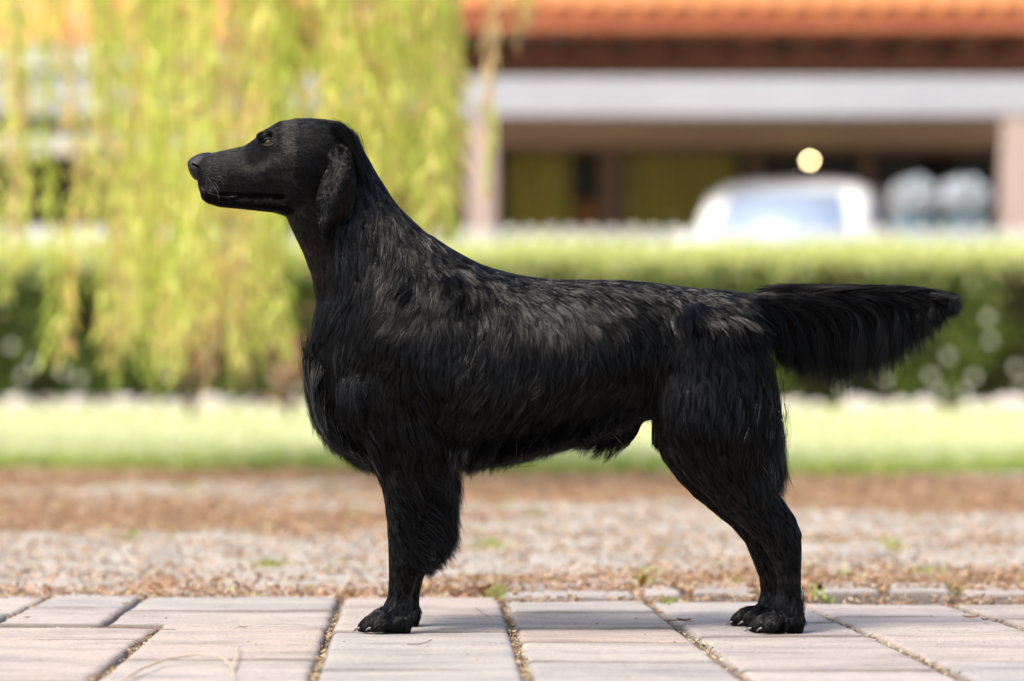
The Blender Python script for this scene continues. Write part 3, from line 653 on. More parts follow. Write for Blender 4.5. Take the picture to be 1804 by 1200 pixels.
for (a, b_) in (((0.3, 0, 2.6), (5.9, -1.2, 3.3)), ((0.5, 0, 3.1), (5.2, -2.6, 3.4)), ((0.7, -.1, 3.6), (4.2, 0.6, 4.0)), ((0.3, 0, 2.7), (-3, .5, 3.6)), ((0.5, 0, 3.2), (0.5, 3, 3.9))):
    a, b_ = Vector(a), Vector(b_); mid = (a+b_)/2+Vector((0, 0, 0.75))
    pts = [a*(1-t)**2+mid*2*t*(1-t)+b_*t*t for t in [i/9 for i in range(10)]]
    bm = bmesh.new(); add_tube(bm, pts, [0.13*(1-0.85*i/9) for i in range(10)], 8); link('limb', bm_mesh(bm, 'limb', True), tb, tree); limbs.append(pts)
def strand_mesh(L, seed, dry=False, dense=1.0, tip_green=False):
    """hanging shoot from z=0 down to -L"""
    rs = random.Random(seed); pts = []; x = y = 0; vx = vy = 0
    n = max(8, int(L/0.08))
    for i in range(n+1):
        vx = vx*0.8+rs.gauss(0, 0.005)-x*0.05; vy = vy*0.8+rs.gauss(0, 0.005)-y*0.05; x += vx; y += vy; pts.append(Vector((x, y, -L*i/n)))
    bm = bmesh.new(); add_tube(bm, pts, [0.0042*(1-0.8*i/n)+0.0008 for i in range(n+1)], 4)
    sl = []
    step = 0.014/dense; s = 0.05
    while s < L:
        f = s/L*n; i = min(n-1, int(f)); p = pts[i].lerp(pts[i+1], f-i)
        a = rs.uniform(0, 6.283); out = Vector((math.cos(a), math.sin(a), 0))
        taper = 0.6+0.4*math.sin(min(1, (L-s)/0.25)*1.57)
        l = rs.uniform(0.05, 0.105)*taper; dirv = (out*rs.uniform(0.35, 0.9)+Vector((0, 0, -rs.uniform(0.5, 1.1)))).normalized()
        sd2 = dirv.cross(Vector((rs.gauss(0, 1), rs.gauss(0, 1), rs.gauss(0, 1)))).normalized(); w = l*rs.uniform(0.14, 0.22)
        q0 = p; q1 = p+dirv*l*0.45; q2 = p+dirv*l+Vector((0, 0, -0.012))
        f_ = bm.faces.new([bm.verts.new(q0), bm.verts.new(q1+sd2*w/2), bm.verts.new(q2), bm.verts.new(q1-sd2*w/2)])
        f_.material_index = 2 if (dry and not (tip_green and s > L*0.86)) else 1
        s += step*rs.uniform(0.5, 1.5)
    me = bpy.data.meshes.new('hanging_branch'); bm.to_mesh(me); bm.free()
    for m_ in (stemm, wl, wlt): me.materials.append(m_)
    return me
sv = {}
def strand(px, tip, d, dense=1.0, dry=False, top=2.9, tipg=False, thin=1.0):   # px: column of the strand in the photograph
    Y = d-D; x = Px(px, d); zt_ = top; ztip = Pz(tip, d); L = zt_-ztip
    key = (round(L*4)/4, random.randrange(3), dry, dense, tipg)
    if key not in sv: sv[key] = strand_mesh(key[0], len(sv)*7+1, dry, dense, tipg)
    o = bpy.data.objects.new('hanging_branch', sv[key]); COL.objects.link(o); o.parent = tree
    o.location = Vector((x, Y, ztip+key[0]))-tree.location; o.rotation_euler = (0, 0, random.uniform(0, 6.28)); o.scale = (thin, thin, 1)
    return o
def zone(a, b_, n, t0, t1, dense=1.0, d0=10.5, d1=13.6, dry=0.12):
    for i in range(n):
        px = a+(b_-a)*(i+random.random())/n
        strand(px, random.uniform(t0, t1), random.uniform(d0, d1), dense, random.random() < dry)
zone(-80, 180, 4, 300, 470, 1.0); zone(-80, 185, 5, 60, 130, 1.0)
strand(92, 640, 11.5, 1.7); strand(98, 640, 11.6, 1.5); strand(40, 400, 11.0, 1.2, True); strand(10, 480, 11.5, 1.4); strand(20, 520, 11.6, 1.2)
zone(178, 345, 18, 560, 700, 1.0); zone(180, 340, 10, 500, 690, 1.3); zone(376, 496, 13, 560, 695, 1.0); zone(410, 498, 6, 600, 690, 1.3)
zone(498, 560, 4, 380, 520); zone(345, 372, 3, 520, 600); zone(180, 560, 16, 120, 420, 1.0)
zone(556, 792, 32, 385, 425, 1.1); zone(560, 795, 20, 140, 400, 1.0)
for px in (792, 797, 788, 794): strand(px, random.uniform(380, 420), 12.2, 1.4)
strand(866, 340, 10.4, 1.9, True, tipg=True, thin=.45); strand(864, 300, 10.45, 1.3, True, thin=.45)
strand(868, 338, 10.42, 3.0, False, 0.98, thin=.6); strand(864, 346, 10.45, 3.0, False, 0.94, thin=.6)
strand(912, 48, 11.2, 1.3); strand(905, 90, 11.2, 0.5, True)

# ================================================================== THE DOG
dog = empty('dog', (0, 0, 0)); tag(dog, 'glossy black long haired retriever standing in profile on the paving, facing left', 'dog')
def loft(bm, rings, n=20, closed=True):
    """ring = (ax, ay, bx, by, half_width_m, yc[, exponent])"""
    prev = None; allr = []
    for rg in rings:
        ax, ay, bx_, by, w, yc = rg[:6]; ex = rg[6] if len(rg) > 6 else 1.0
        A, B = P(ax, ay, yc), P(bx_, by, yc); c = (A+B)/2; u = (A-B)/2
        ring = []
        for k in range(n):
            a = 2*math.pi*k/n; ca, sa = math.cos(a), math.sin(a)
            ca = math.copysign(abs(ca)**ex, ca); sa = math.copysign(abs(sa)**ex, sa)
            ring.append(bm.verts.new(c+u*ca+Vector((0, w*sa, 0))))
        allr.append(ring)
    for a, b2 in zip(allr[:-1], allr[1:]):
        for k in range(n): bm.faces.new((a[k], a[(k+1) % n], b2[(k+1) % n], b2[k]))
    for ring, flip in ((allr[0], 1), (allr[-1], 0)):
        c = sum((v.co for v in ring), Vector())/n; cv = bm.verts.new(c)
        for k in range(n):
            f_ = (ring[(k+1) % n], ring[k], cv) if flip else (ring[k], ring[(k+1) % n], cv)
            bm.faces.new(f_)
def blob(bm, px, py, Y, rx, rz, ry, tilt=0.0):
    c = P(px, py, Y); M = Matrix.Translation(c)@Matrix.Rotation(R(tilt), 4, 'Y')@Matrix.Diagonal((rx*S, ry, rz*S, 1))
    bmesh.ops.create_icosphere(bm, subdivisions=3, radius=1, matrix=M)
bm = bmesh.new(); Z0 = 0.0
# head: muzzle (upper), jaw, skull
loft(bm, [(345, 279, 347, 312, .012, Z0), (352, 275, 350, 334, .021, Z0), (366, 271, 363, 350, .027, Z0), (388, 266, 387, 357, .0295, Z0), (412, 261, 412, 360, .031, Z0),
          (432, 256, 434, 362, .034, Z0), (448, 245, 452, 364, .040, Z0), (466, 229, 474, 366, .048, Z0), (490, 215, 500, 374, .057, Z0), (520, 209, 525, 385, .063, Z0),
          (552, 208, 552, 395, .064, Z0), (585, 210, 580, 390, .061, Z0), (610, 222, 600, 370, .052, Z0), (626, 245, 614, 340, .036, Z0)])
loft(bm, [(352, 330, 354, 349, .009, Z0), (361, 334, 364, 358, .014, Z0), (383, 338, 386, 365, .018, Z0), (415, 342, 420, 368, .021, Z0), (445, 346, 452, 371, .027, Z0), (475, 345, 482, 374, .036, Z0), (505, 345, 508, 382, .045, Z0)])
# neck and trunk
loft(bm, [(590, 222, 520, 345, .040, Z0), (612, 228, 505, 384, .052, Z0), (637, 258, 516, 408, .054, Z0), (664, 305, 532, 440, .056, Z0), (697, 358, 548, 480, .062, Z0), (742, 404, 558, 530, .074, Z0),
          (800, 442, 548, 590, .092, Z0), (842, 464, 545, 650, .106, Z0), (870, 474, 556, 718, .115, Z0), (900, 482, 608, 785, .121, Z0), (935, 489, 712, 808, .126, Z0),
          (980, 493, 810, 806, .130, Z0), (1030, 494, 900, 793, .132, Z0), (1085, 494, 985, 772, .126, Z0), (1140, 498, 1065, 752, .114, Z0), (1195, 505, 1128, 738, .104, Z0),
          (1250, 510, 1195, 735, .100, Z0), (1298, 514, 1262, 720, .096, Z0), (1328, 530, 1325, 700, .075, Z0), (1340, 560, 1345, 660, .045, Z0)], 28)
# muscles
for s in (-1, 1):
    blob(bm, 700, 600, s*.066, 85, 120, .050, 18); blob(bm, 650, 690, s*.062, 62, 66, .046, 0); blob(bm, 800, 560, s*.060, 80, 80, .046, 0)
    blob(bm, 1240, 640, s*.066, 90, 105, .050, 0); blob(bm, 1270, 585, s*.045, 60, 60, .045, 0); blob(bm, 920, 660, s*.072, 150, 80, .056, 0); blob(bm, 1090, 620, s*.060, 120, 70, .052, 0)
for s in (-1, 1):
    blob(bm, 465, 240, s*.034, 15, 9, .011, -20); blob(bm, 535, 315, s*.036, 52, 50, .022, 0); blob(bm, 455, 300, s*.028, 30, 10, .010, -8); blob(bm, 380, 338, s*.018, 24, 13, .011, 8)
# sheath and belly tuck
loft(bm, [(1020, 735, 1030, 770, .02, Z0), (1062, 738, 1066, 766, .022, Z0), (1085, 742, 1080, 777, .021, Z0), (1102, 742, 1098, 775, .018, Z0), (1120, 742, 1118, 768, .014, Z0), (1135, 735, 1132, 752, .010, Z0)], 12)
# hind leg, near and far
def hind(yc, near):
    if near:
        rg = [(1165, 560, 1332, 560, .040), (1156, 640, 1340, 640, .050), (1152, 705, 1346, 705, .054), (1158, 755, 1346, 755, .052), (1178, 798, 1346, 790, .046), (1210, 842, 1350, 828, .040), (1242, 872, 1364, 860, .033),
              (1272, 900, 1382, 884, .0275), (1308, 930, 1399, 908, .0235), (1342, 960, 1410, 934, .0215), (1362, 992, 1412, 966, .020), (1369, 1018, 1411, 1010, .0185), (1369, 1048, 1411, 1048, .0185), (1362, 1070, 1414, 1078, .022), (1366, 1092, 1412, 1100, .020)]
        dx_, gy = 0, 1115.6
    else:
        rg = [(1165, 640, 1330, 640, .05), (1150, 705, 1340, 705, .052), (1146, 755, 1340, 755, .05), (1162, 798, 1335, 790, .046), (1190, 840, 1335, 830, .040), (1214, 866, 1338, 858, .034),
              (1250, 896, 1350, 880, .0275), (1286, 926, 1366, 900, .0235), (1312, 955, 1380, 930, .0215), (1326, 988, 1384, 962, .020), (1337, 1015, 1383, 1006, .0185), (1340, 1044, 1382, 1044, .0185), (1334, 1064, 1384, 1070, .022), (1336, 1082, 1382, 1090, .020)]
        dx_, gy = -33, 1104.5
    loft(bm, [(*r_, yc) for r_ in rg], 18)
    paw(1372+dx_, gy, yc, -1)
    return
CLAWS = []
def paw(hx, gy, yc, sgn, L=1.0):
    """hx: pixel x of the ankle centre; toes run to the left"""
    g = gy
    loft(bm, [(hx+44, g-34, hx+40, g-3, .017, yc), (hx+26, g-42, hx+26, g, .024, yc), (hx+4, g-44, hx+4, g, .027, yc), (hx-4, g-34, hx-8, g, .023, yc)], 16)
    for i, (ty, ext) in enumerate(((-.0290, 29), (-.0098, 48), (.0098, 50), (.0290, 36))):
        cx_ = hx-ext+16
        loft(bm, [(hx+4, g-40, hx+4, g-14, .0068, yc+ty*.8), (cx_+12, g-38, cx_+10, g-5, .0074, yc+ty), (cx_-1, g-33, cx_-1, g, .0078, yc+ty), (cx_-12, g-24, cx_-12, g, .0074, yc+ty), (cx_-19, g-14, cx_-18, g-3, .0052, yc+ty)], 12)
        CLAWS.append((cx_-18, g-7, yc+ty-.002))
hind(-.070, True); hind(.062, False)
def fore(yc, dx_, gy, k):
    rg = [(600, 640, 770, 615, .040), (608, 705, 785, 700, .046), (632, 765, 792, 775, .043), (655, 808, 782, 815, .037), (668, 845, 768, 850, .031), (677, 882, 757, 885, .0265), (682, 922, 748, 922, .0235),
          (684, 962, 743, 962, .0215), (685, 995, 742, 998, .0215), (685, 1028, 731, 1030, .0195), (683, 1052, 725, 1056, .0190), (674, 1070, 724, 1082, .0225), (676, 1092, 720, 1102, .021)]
    loft(bm, [(a+dx_, HY+(b-HY)*k, c+dx_, HY+(d-HY)*k, w, yc) for a, b, c, d, w in rg], 18)
    paw(683+dx_*1.0, gy, yc, -1)
fore(-.066, 0, 1115.2, 1.0); fore(.060, 14, 1104.8, .978)
# tail core
loft(bm, [(1285, 520, 1290, 570, .03, Z0), (1330, 512, 1330, 556, .026, Z0), (1400, 509, 1400, 543, .019, Z0), (1500, 511, 1500, 535, .013, Z0), (1590, 514, 1590, 530, .008, Z0), (1645, 520, 1645, 530, .004, Z0)], 12)
bmesh.ops.recalc_face_normals(bm, faces=bm.faces)
raw = bpy.data.meshes.new('raw'); bm.to_mesh(raw); bm.free()
tmp = bpy.data.objects.new('raw', raw); COL.objects.link(tmp)
md = tmp.modifiers.new('r', 'REMESH'); md.mode = 'VOXEL'; md.voxel_size = 0.0030; md.adaptivity = 0
ms = tmp.modifiers.new('s', 'SMOOTH'); ms.factor = 0.5; ms.iterations = 6
dg = bpy.context.evaluated_depsgraph_get(); body_me = bpy.data.meshes.new_from_object(tmp.evaluated_get(dg)); bpy.data.objects.remove(tmp)
t_ = bpy.data.objects.new('t', body_me); COL.objects.link(t_); vg = t_.vertex_groups.new(name='g')      # soften the trunk more than head and feet
co = np.empty(len(body_me.vertices)*3, np.float32); body_me.vertices.foreach_get('co', co); co = co.reshape(-1, 3)
kk = S*(D+co[:, 1])/D; vx, vy = 902+co[:, 0]/kk, HY-(co[:, 2]-H)/kk
wt = np.clip((vx-540)/40, 0, 1)*np.clip((900-vy)/120, 0, 1); wt = np.where(vx > 1300, wt*np.clip((1380-vx)/60, 0.1, 1), wt)
for q_ in range(0, 11):
    ids = np.nonzero(np.round(wt*10).astype(int) == q_)[0].tolist()
    if q_ and ids: vg.add(ids, q_/10, 'REPLACE')
m2 = t_.modifiers.new('s', 'SMOOTH'); m2.factor = 0.5; m2.iterations = 110; m2.vertex_group = 'g'
dg = bpy.context.evaluated_depsgraph_get(); body_me = bpy.data.meshes.new_from_object(t_.evaluated_get(dg)); bpy.data.objects.remove(t_)
body_me.name = 'body'; body_me.polygons.foreach_set('use_smooth', np.ones(len(body_me.polygons), bool))
nvb = len(body_me.vertices); co = np.empty(nvb*3, np.float32); nb_ = np.empty(nvb*3, np.float32)
body_me.vertices.foreach_get('co', co); body_me.vertex_normals.foreach_get('vector', nb_); co = co.reshape(-1, 3); nb_ = nb_.reshape(-1, 3)
am = np.clip(np.abs(nb_[:, 1])*1.6-0.5, 0, 1)*np.clip((co[:, 2]-0.22)/0.12, 0, 1)*np.clip((co[:, 0]+0.32)/0.08, 0, 1)
dsp = np.array([0.0075*noise.noise((x*8+3, y*8, z*8))+0.0022*noise.noise((x*19, y*19, z*19)) if a_ > 0 else 0.0 for (x, y, z), a_ in zip(co.tolist(), am)])
body_me.vertices.foreach_set('co', (co+nb_*(am*dsp)[:, None]).astype(np.float32).ravel())
body_me.update()
skin, nt, b = mat('black_undercoat', 0.6, 0.1)
nn = noise_node(nt, 240, 3, stretch=(1, 1, .25)); rr = ramp(nt, [(0.3, (0.002, 0.002, 0.0025)), (0.7, (0.007, 0.007, 0.008))], nn.outputs[0]); nt.links.new(rr.outputs[0], b.inputs['Base Color']); bump(nt, b, nn.outputs[0], 0.4, 0.002)
body_me.materials.clear(); body = link('body', body_me, skin, dog)

# ---- fur material
furm = bpy.data.materials.new('black_fur'); furm.use_nodes = True; nt = furm.node_tree; nt.nodes.clear()
out = nt.nodes.new('ShaderNodeOutputMaterial'); hb = nt.nodes.new('ShaderNodeBsdfHairPrincipled')
try: hb.model = 'CHIANG'
except Exception: pass
hb.parametrization = 'ABSORPTION'; hb.inputs['Absorption Coefficient'].default_value = (40, 42, 40)
for nm, v_ in (('Roughness', 0.22), ('Radial Roughness', 0.24), ('Coat', 0.0), ('IOR', 1.40), ('Random Roughness', 0.5)):
    if nm in hb.inputs: hb.inputs[nm].default_value = v_
nt.links.new(hb.outputs[0], out.inputs[0])
at_ = nt.nodes.new('ShaderNodeAttribute'); at_.attribute_name = 'lock'
mr = nt.nodes.new('ShaderNodeMapRange'); mr.inputs[3].default_value = 1.12; mr.inputs[4].default_value = 1.48; nt.links.new(at_.outputs['Fac'], mr.inputs[0]); nt.links.new(mr.outputs[0], hb.inputs['IOR'])
mr = nt.nodes.new('ShaderNodeMapRange'); mr.inputs[3].default_value = 0.17; mr.inputs[4].default_value = 0.11; nt.links.new(at_.outputs['Fac'], mr.inputs[0]); nt.links.new(mr.outputs[0], hb.inputs['Roughness'])

def hair_object(name, pts, rad, parent=dog, m=furm, label=None, lock=None):
    """pts (N,K,3), rad (N,K)"""
    N, K, _ = pts.shape
    hc = bpy.data.hair_curves.new(name); hc.add_curves([K]*N)
    hc.attributes['position'].data.foreach_set('vector', pts.astype(np.float32).ravel())
    ra = hc.attributes.get('radius') or hc.attributes.new('radius', 'FLOAT', 'POINT')
    ra.data.foreach_set('value', rad.astype(np.float32).ravel())
    if lock is None: lock = rng.random(N)
    la = hc.attributes.new('lock', 'FLOAT', 'POINT'); la.data.foreach_set('value', np.repeat(lock, K).astype(np.float32))
    hc.materials.append(m); o = bpy.data.objects.new(name, hc); COL.objects.link(o); o.parent = parent; o['kind'] = 'stuff'
    if label: o['label'] = label
    return o

# ---- guides: pixel x, y, flow direction (x right, y down), length mm, lift
GD = np.array([
 (340,290,1,.1,1.5,.1),(380,280,1,-.1,2.5,.1),(385,330,1,.25,2.5,.1),(430,262,1,-.25,3,.1),(430,320,1,.25,4,.1),(480,300,1,.35,5,.1),(470,235,.9,-.5,4,.15),(500,215,1,-.15,6,.15),(520,260,1,.3,7,.1),(550,215,1,.1,9,.12),
 (560,300,.5,1,8,.1),(500,360,.8,.5,7,.15),(595,215,.9,.6,14,.12),(590,250,.7,1,14,.1),(625,245,.5,1,18,.12),(650,285,.5,1,22,.12),(640,340,.25,1,24,.1),(690,350,.5,1,26,.12),(670,400,.15,1,28,.1),(600,400,.05,1,20,.1),(560,420,.15,1,14,.1),(520,405,.5,1,9,.12),
 (545,465,.25,1,14,.12),(570,500,0,1,22,.12),(553,540,-.05,1,22,.15),(620,470,-.25,1,28,.12),(720,410,.35,1,30,.15),(690,450,-.35,1,32,.12),(640,520,-.6,1,30,.14),(590,560,-.5,1,28,.15),(545,600,.0,1,24,.18),(750,430,.3,1,30,.15),(730,500,-.6,1,30,.12),
 (790,440,.6,.8,30,.15),(850,462,.9,.5,28,.15),(800,490,.1,1,30,.12),(690,560,-.6,1,28,.14),(620,620,-.4,1,28,.15),(560,660,.25,1,30,.2),(548,700,.3,1,32,.22),(600,700,.2,1,34,.2),(680,640,-.2,1,24,.14),(730,600,-.15,1,24,.12),(740,680,.55,1,26,.16),(690,710,.25,1,24,.16),
 (580,750,.45,1,42,.25),(630,780,.5,1,42,.25),(700,770,.15,1,22,.15),(760,740,.5,1,30,.18),(780,800,.55,1,28,.18),(800,560,.0,1,24,.12),(850,520,.25,1,26,.12),(900,490,1,.35,26,.15),(880,560,.15,1,26,.12),(950,530,.4,1,28,.12),(970,600,.15,1,28,.12),(820,640,-.35,1,28,.13),
 (830,700,-.85,1,32,.14),(900,650,-.5,1,30,.13),(900,720,-.85,1,34,.15),(820,770,-.25,1,38,.2),(890,785,-.4,1,40,.2),(980,680,-.8,1,34,.14),(980,760,-.55,1,40,.2),(1000,492,1,.3,28,.15),(1030,540,.6,1,28,.12),(1060,600,.15,1,30,.12),(1060,670,-.75,1,36,.15),(1060,740,-.7,1,40,.2),
 (1100,492,1,.3,28,.15),(1120,540,.65,1,30,.12),(1140,600,-.05,1,30,.12),(1140,670,-.5,1,34,.15),(1140,730,-.5,1,24,.14),(1200,508,1,.45,26,.14),(1210,550,.5,1,28,.12),(1210,620,.0,1,26,.12),(1200,700,-.05,1,22,.12),(1190,770,.35,1,18,.12),(1270,520,1,.35,28,.14),(1280,570,.25,1,30,.12),
 (1270,640,.05,1,26,.12),(1270,720,.1,1,24,.13),(1250,790,.35,1,20,.12),(1320,600,.2,1,34,.15),(1340,680,.1,1,42,.18),(1340,760,.1,1,44,.18),(1330,820,.2,1,34,.15),(1220,840,.6,1,14,.12),(1280,860,.8,1,14,.1),(1350,870,.7,1,16,.12),(1310,915,.8,.8,11,.1),(1370,910,.8,.9,10,.1),(1400,940,.3,1,9,.12),
 (1370,980,.4,1,9,.1),(1340,970,.5,1,10,.1),(1390,1030,0,1,8,.1),(1390,1070,-.2,1,11,.15),(1410,1090,.1,1,10,.2),(1350,1090,-.8,.5,3.5,.08),(1310,1090,-.8,.4,3.2,.08),(1330,1105,-.8,.4,2.8,.08),(1350,1030,0,1,8,.1),
 (675,850,.25,1,10,.1),(700,850,.3,1,14,.1),(740,850,.5,1,24,.15),(690,900,.2,1,9,.1),(720,910,.45,1,16,.12),(690,960,.1,1,8,.1),(725,970,.4,1,12,.12),(700,1020,.05,1,8,.1),(730,1030,.1,1,9,.12),(700,1060,-.2,1,9,.12),(660,1090,-.95,.4,3.2,.08),(690,1100,-.6,.5,4,.08),(625,1105,-1,.3,4,.1),(715,1095,.0,1,8,.15),
 (1330,515,1,.1,34,.1),(1400,512,1,.1,34,.1),(1500,515,1,.02,34,.08),(1600,520,1,.02,30,.06),(1640,524,1,.04,30,.05),(1330,545,1,.6,34,.12),(1450,530,1,.35,36,.1),(1560,528,1,.15,34,.08)], float)
def guide(px, py):
    o = np.zeros((len(px), 4))
    for s in range(0, len(px), 40000):
        e = slice(s, s+40000)
        d2 = (px[e, None]-GD[None, :, 0])**2+(py[e, None]-GD[None, :, 1])**2+60
        w = 1/d2**1.9; w /= w.sum(1, keepdims=True)
        u = GD[:, 2:4]/np.linalg.norm(GD[:, 2:4], axis=1)[:, None]
        o[e, 0] = w@u[:, 0]; o[e, 1] = w@u[:, 1]; o[e, 2] = w@GD[:, 4]; o[e, 3] = w@GD[:, 5]
    return o
def to_px(p):
    k = S*(D+p[:, 1])/D
    return 902+p[:, 0]/k, HY-(p[:, 2]-H)/k
def sample_surface(me, N, wfun=None):
    nv = len(me.vertices); co = np.empty(nv*3, np.float32); me.vertices.foreach_get('co', co); co = co.reshape(-1, 3).astype(float)
    no = np.empty(nv*3, np.float32); me.vertex_normals.foreach_get('vector', no); no = no.reshape(-1, 3).astype(float)
    me.calc_loop_triangles(); nt_ = len(me.loop_triangles); tr = np.empty(nt_*3, np.int32); me.loop_triangles.foreach_get('vertices', tr); tr = tr.reshape(-1, 3)
    a, b_, c_ = co[tr[:, 0]], co[tr[:, 1]], co[tr[:, 2]]; ar = np.linalg.norm(np.cross(b_-a, c_-a), axis=1)
    if wfun is not None: ar = ar*wfun((a+b_+c_)/3, unit(no[tr].sum(1)))
    cdf = np.cumsum(ar); t = np.searchsorted(cdf, rng.random(N)*cdf[-1]); t = np.clip(t, 0, nt_-1)
    u = rng.random((N, 1)); v = rng.random((N, 1)); fl = (u+v) > 1; u = np.where(fl, 1-u, u); v = np.where(fl, 1-v, v)
    tt = tr[t]; p = co[tt[:, 0]]*(1-u-v)+co[tt[:, 1]]*u+co[tt[:, 2]]*v; n_ = unit(no[tt[:, 0]]*(1-u-v)+no[tt[:, 1]]*u+no[tt[:, 2]]*v)
    return p, n_
def wf(c, n_):
    w = np.where((n_[:, 1] > 0.35) & (c[:, 1] > 0.02), 0.22, 1.0)
    px, py = to_px(c)
    w *= np.where(px < 560, 2.6, 1.0)*np.where((py > 840) & (px < 1420), 1.5, 1.0)
    ex = ((px-475)**2+((py-252)*1.5)**2) < 13**2
    w *= np.where(ex, 0.0, 1.0); w *= np.where((px < 349) & (py < 322), 0.0, 1.0)
    return w
def grow(p, nrm, K, length, lift, dirs, c1, f1, c2, f2, wave, rad, jit=0.035, jlock=0.075):
    """strands that follow the surface flow, gathered in fine strands-of-hair (c1) and broader locks (c2)"""
    N = len(p); jl = rng.normal(size=(N, 3))*jlock; jb = rng.normal(size=(N, 3))*jlock*0.6
    d3 = np.stack([dirs[:, 0], np.zeros(N), -dirs[:, 1]], 1)+rng.normal(size=(N, 3))*jit+jl[c1]+jb[c2]
    tan = unit(d3-nrm*(d3*nrm).sum(1, keepdims=True))
    t = np.linspace(0, 1, K)[None, :, None]
    lk = rng.uniform(0.85, 1.12, N)[c1]; L = (length*lk)[:, None, None]
    side = np.cross(nrm, tan)
    li = (lift*rng.uniform(0.6, 1.4, N)[c1])[:, None, None]
    pts = p[:, None, :]+tan[:, None, :]*L*t+nrm[:, None, :]*L*(li*np.sqrt(t+1e-6)*(1.15-0.55*t))
    pts[:, :, 2] -= (L[:, :, 0]**2*2.2*t[:, :, 0]**2)
    for c, f, kp in ((c1, f1, 0.25), (c2, f2, 0.55)):
        w = f[:, None, None]*t**0.8; rel = p-p[c]
        pts = pts*(1-w)+(pts[c]+rel[:, None, :]*((1-t)+kp*t))*w
    ph = (c2*1.618 % 1)*6.283; amp = wave*length
    pts += side[c2][:, None, :]*(amp[:, None, None]*np.sin(t*4.2+ph[:, None, None])*t)
    return pts, rad[:, None]*np.clip(1.15-t[:, :, 0]**1.8, 0.15, 1)
def clumps(p, n_lead, kx=1.0):
    n = len(p); kd = KDTree(n_lead); lead = rng.choice(n, n_lead, replace=False)
    for i, j in enumerate(lead): kd.insert(p[j], i)
    kd.balance(); return np.array([lead[kd.find(q)[1]] for q in p])
NB = 380000
p, nr = sample_surface(body_me, NB, wf); px, py = to_px(p)
g = guide(px, py)
fl = np.array([noise.noise((a*0.012, b_*0.012, 3.1)) for a, b_ in zip(px[::1], py[::1])]); fl2 = np.array([noise.noise((a*0.04, b_*0.04, 8.1)) for a, b_ in zip(px, py)]); ang = fl*0.45+fl2*0.22
ca, sa = np.cos(ang), np.sin(ang); dirs = np.stack([g[:, 0]*ca-g[:, 1]*sa, g[:, 0]*sa+g[:, 1]*ca], 1)
length = g[:, 2]*0.00142*rng.uniform(0.85, 1.1, NB)
c1 = clumps(p, 85000); c2 = clumps(p, 7000)
short = np.clip(length/0.02, 0, 1)
pts, rad = grow(p, nr, 7, length, g[:, 3]*0.55, dirs, c1, 0.9*np.clip(short*1.5, 0, 1), c2, 0.55*short*rng.uniform(0.5, 1.1, NB), 0.10*short, 0.00016+0.00005*short)
pts[:, :, 2] = np.maximum(pts[:, :, 2], 0.001)
lkv = rng.random(NB)[c1]; hair_object('fur_coat', pts, rad, lock=np.where((py > 338) & (px < 500), 0.0, np.where(px < 590, 0.25+0.35*lkv, lkv)))

# ---- long feathering
def feather(name, spine, nlock, per, y0, ys, lenj=0.12, tipspread=6, rootj=8, rad=0.00026, wave=3.0, curl=0.0, K=11, label=None, tipy=1.0):
    """spine: list of (root x, y, control x, y, tip x, y) in photo pixels"""
    sp = np.array(spine, float); m = len(sp)-1
    def at(u):
        f = np.clip(u, 0, 1)*m; i = np.minimum(m-1, f.astype(int)); w = (f-i)[:, None]; return sp[i]*(1-w)+sp[i+1]*w
    lu = rng.random(nlock); L = at(lu)
    ll = 1+rng.normal(size=nlock)*lenj; ll = np.minimum(ll, 1.08)
    root, ctl, tip = L[:, 0:2], L[:, 2:4], L[:, 4:6]
    tip = root+(tip-root)*np.maximum(ll, 0.6)[:, None]+np.clip(rng.normal(size=(nlock, 2)), -1.3, 1.3)*tipspread; ctl = root+(ctl-root)*ll[:, None]
    yl = y0+rng.uniform(-1, 1, nlock)*ys; yt = y0+(yl-y0)*tipy+rng.normal(size=nlock)*ys*0.35
    ri = np.repeat(np.arange(nlock), per); N = len(ri)
    rt = root[ri]+rng.normal(size=(N, 2))*rootj; yr = yl[ri]+rng.normal(size=N)*0.004
    sl2 = rng.uniform(0.72, 1.08, N)[:, None]
    tp = rt+(tip[ri]-rt)*sl2+rng.normal(size=(N, 2))*tipspread*0.24; ct = ctl[ri]+(rt-root[ri])*0.6; yt2 = yt[ri]+rng.normal(size=N)*0.0025
    t = np.linspace(0, 1, K)[None, :, None]
    q = rt[:, None]*(1-t)**2+ct[:, None]*2*t*(1-t)+tp[:, None]*t*t
    dv = unit(tp-rt); pe = np.stack([-dv[:, 1], dv[:, 0]], 1)
    ph = rng.random(nlock)[ri]*6.28
    q += pe[:, None]*(wave*np.sin(t*5.0+ph[:, None, None])*t)
    if curl: q += np.array([-1.0, 0.15])[None, None]*(curl*rng.uniform(0.3, 1.3, N)[:, None, None]*np.clip(t-0.72, 0, 1)**2*13)
    Y = yr[:, None]*(1-t[:, :, 0])+yt2[:, None]*t[:, :, 0]
    k = S*(D+Y)/D; pts = np.stack([(q[:, :, 0]-902)*k, Y, H-(q[:, :, 1]-HY)*k], -1)
    r = rad*np.clip(1.1-t[:, :, 0]**2*1.0, 0.1, 1)*np.ones((N, 1))
    return hair_object(name, pts, r, label=label, lock=rng.random(nlock*4)[ri*4+rng.integers(0, 4, N)])
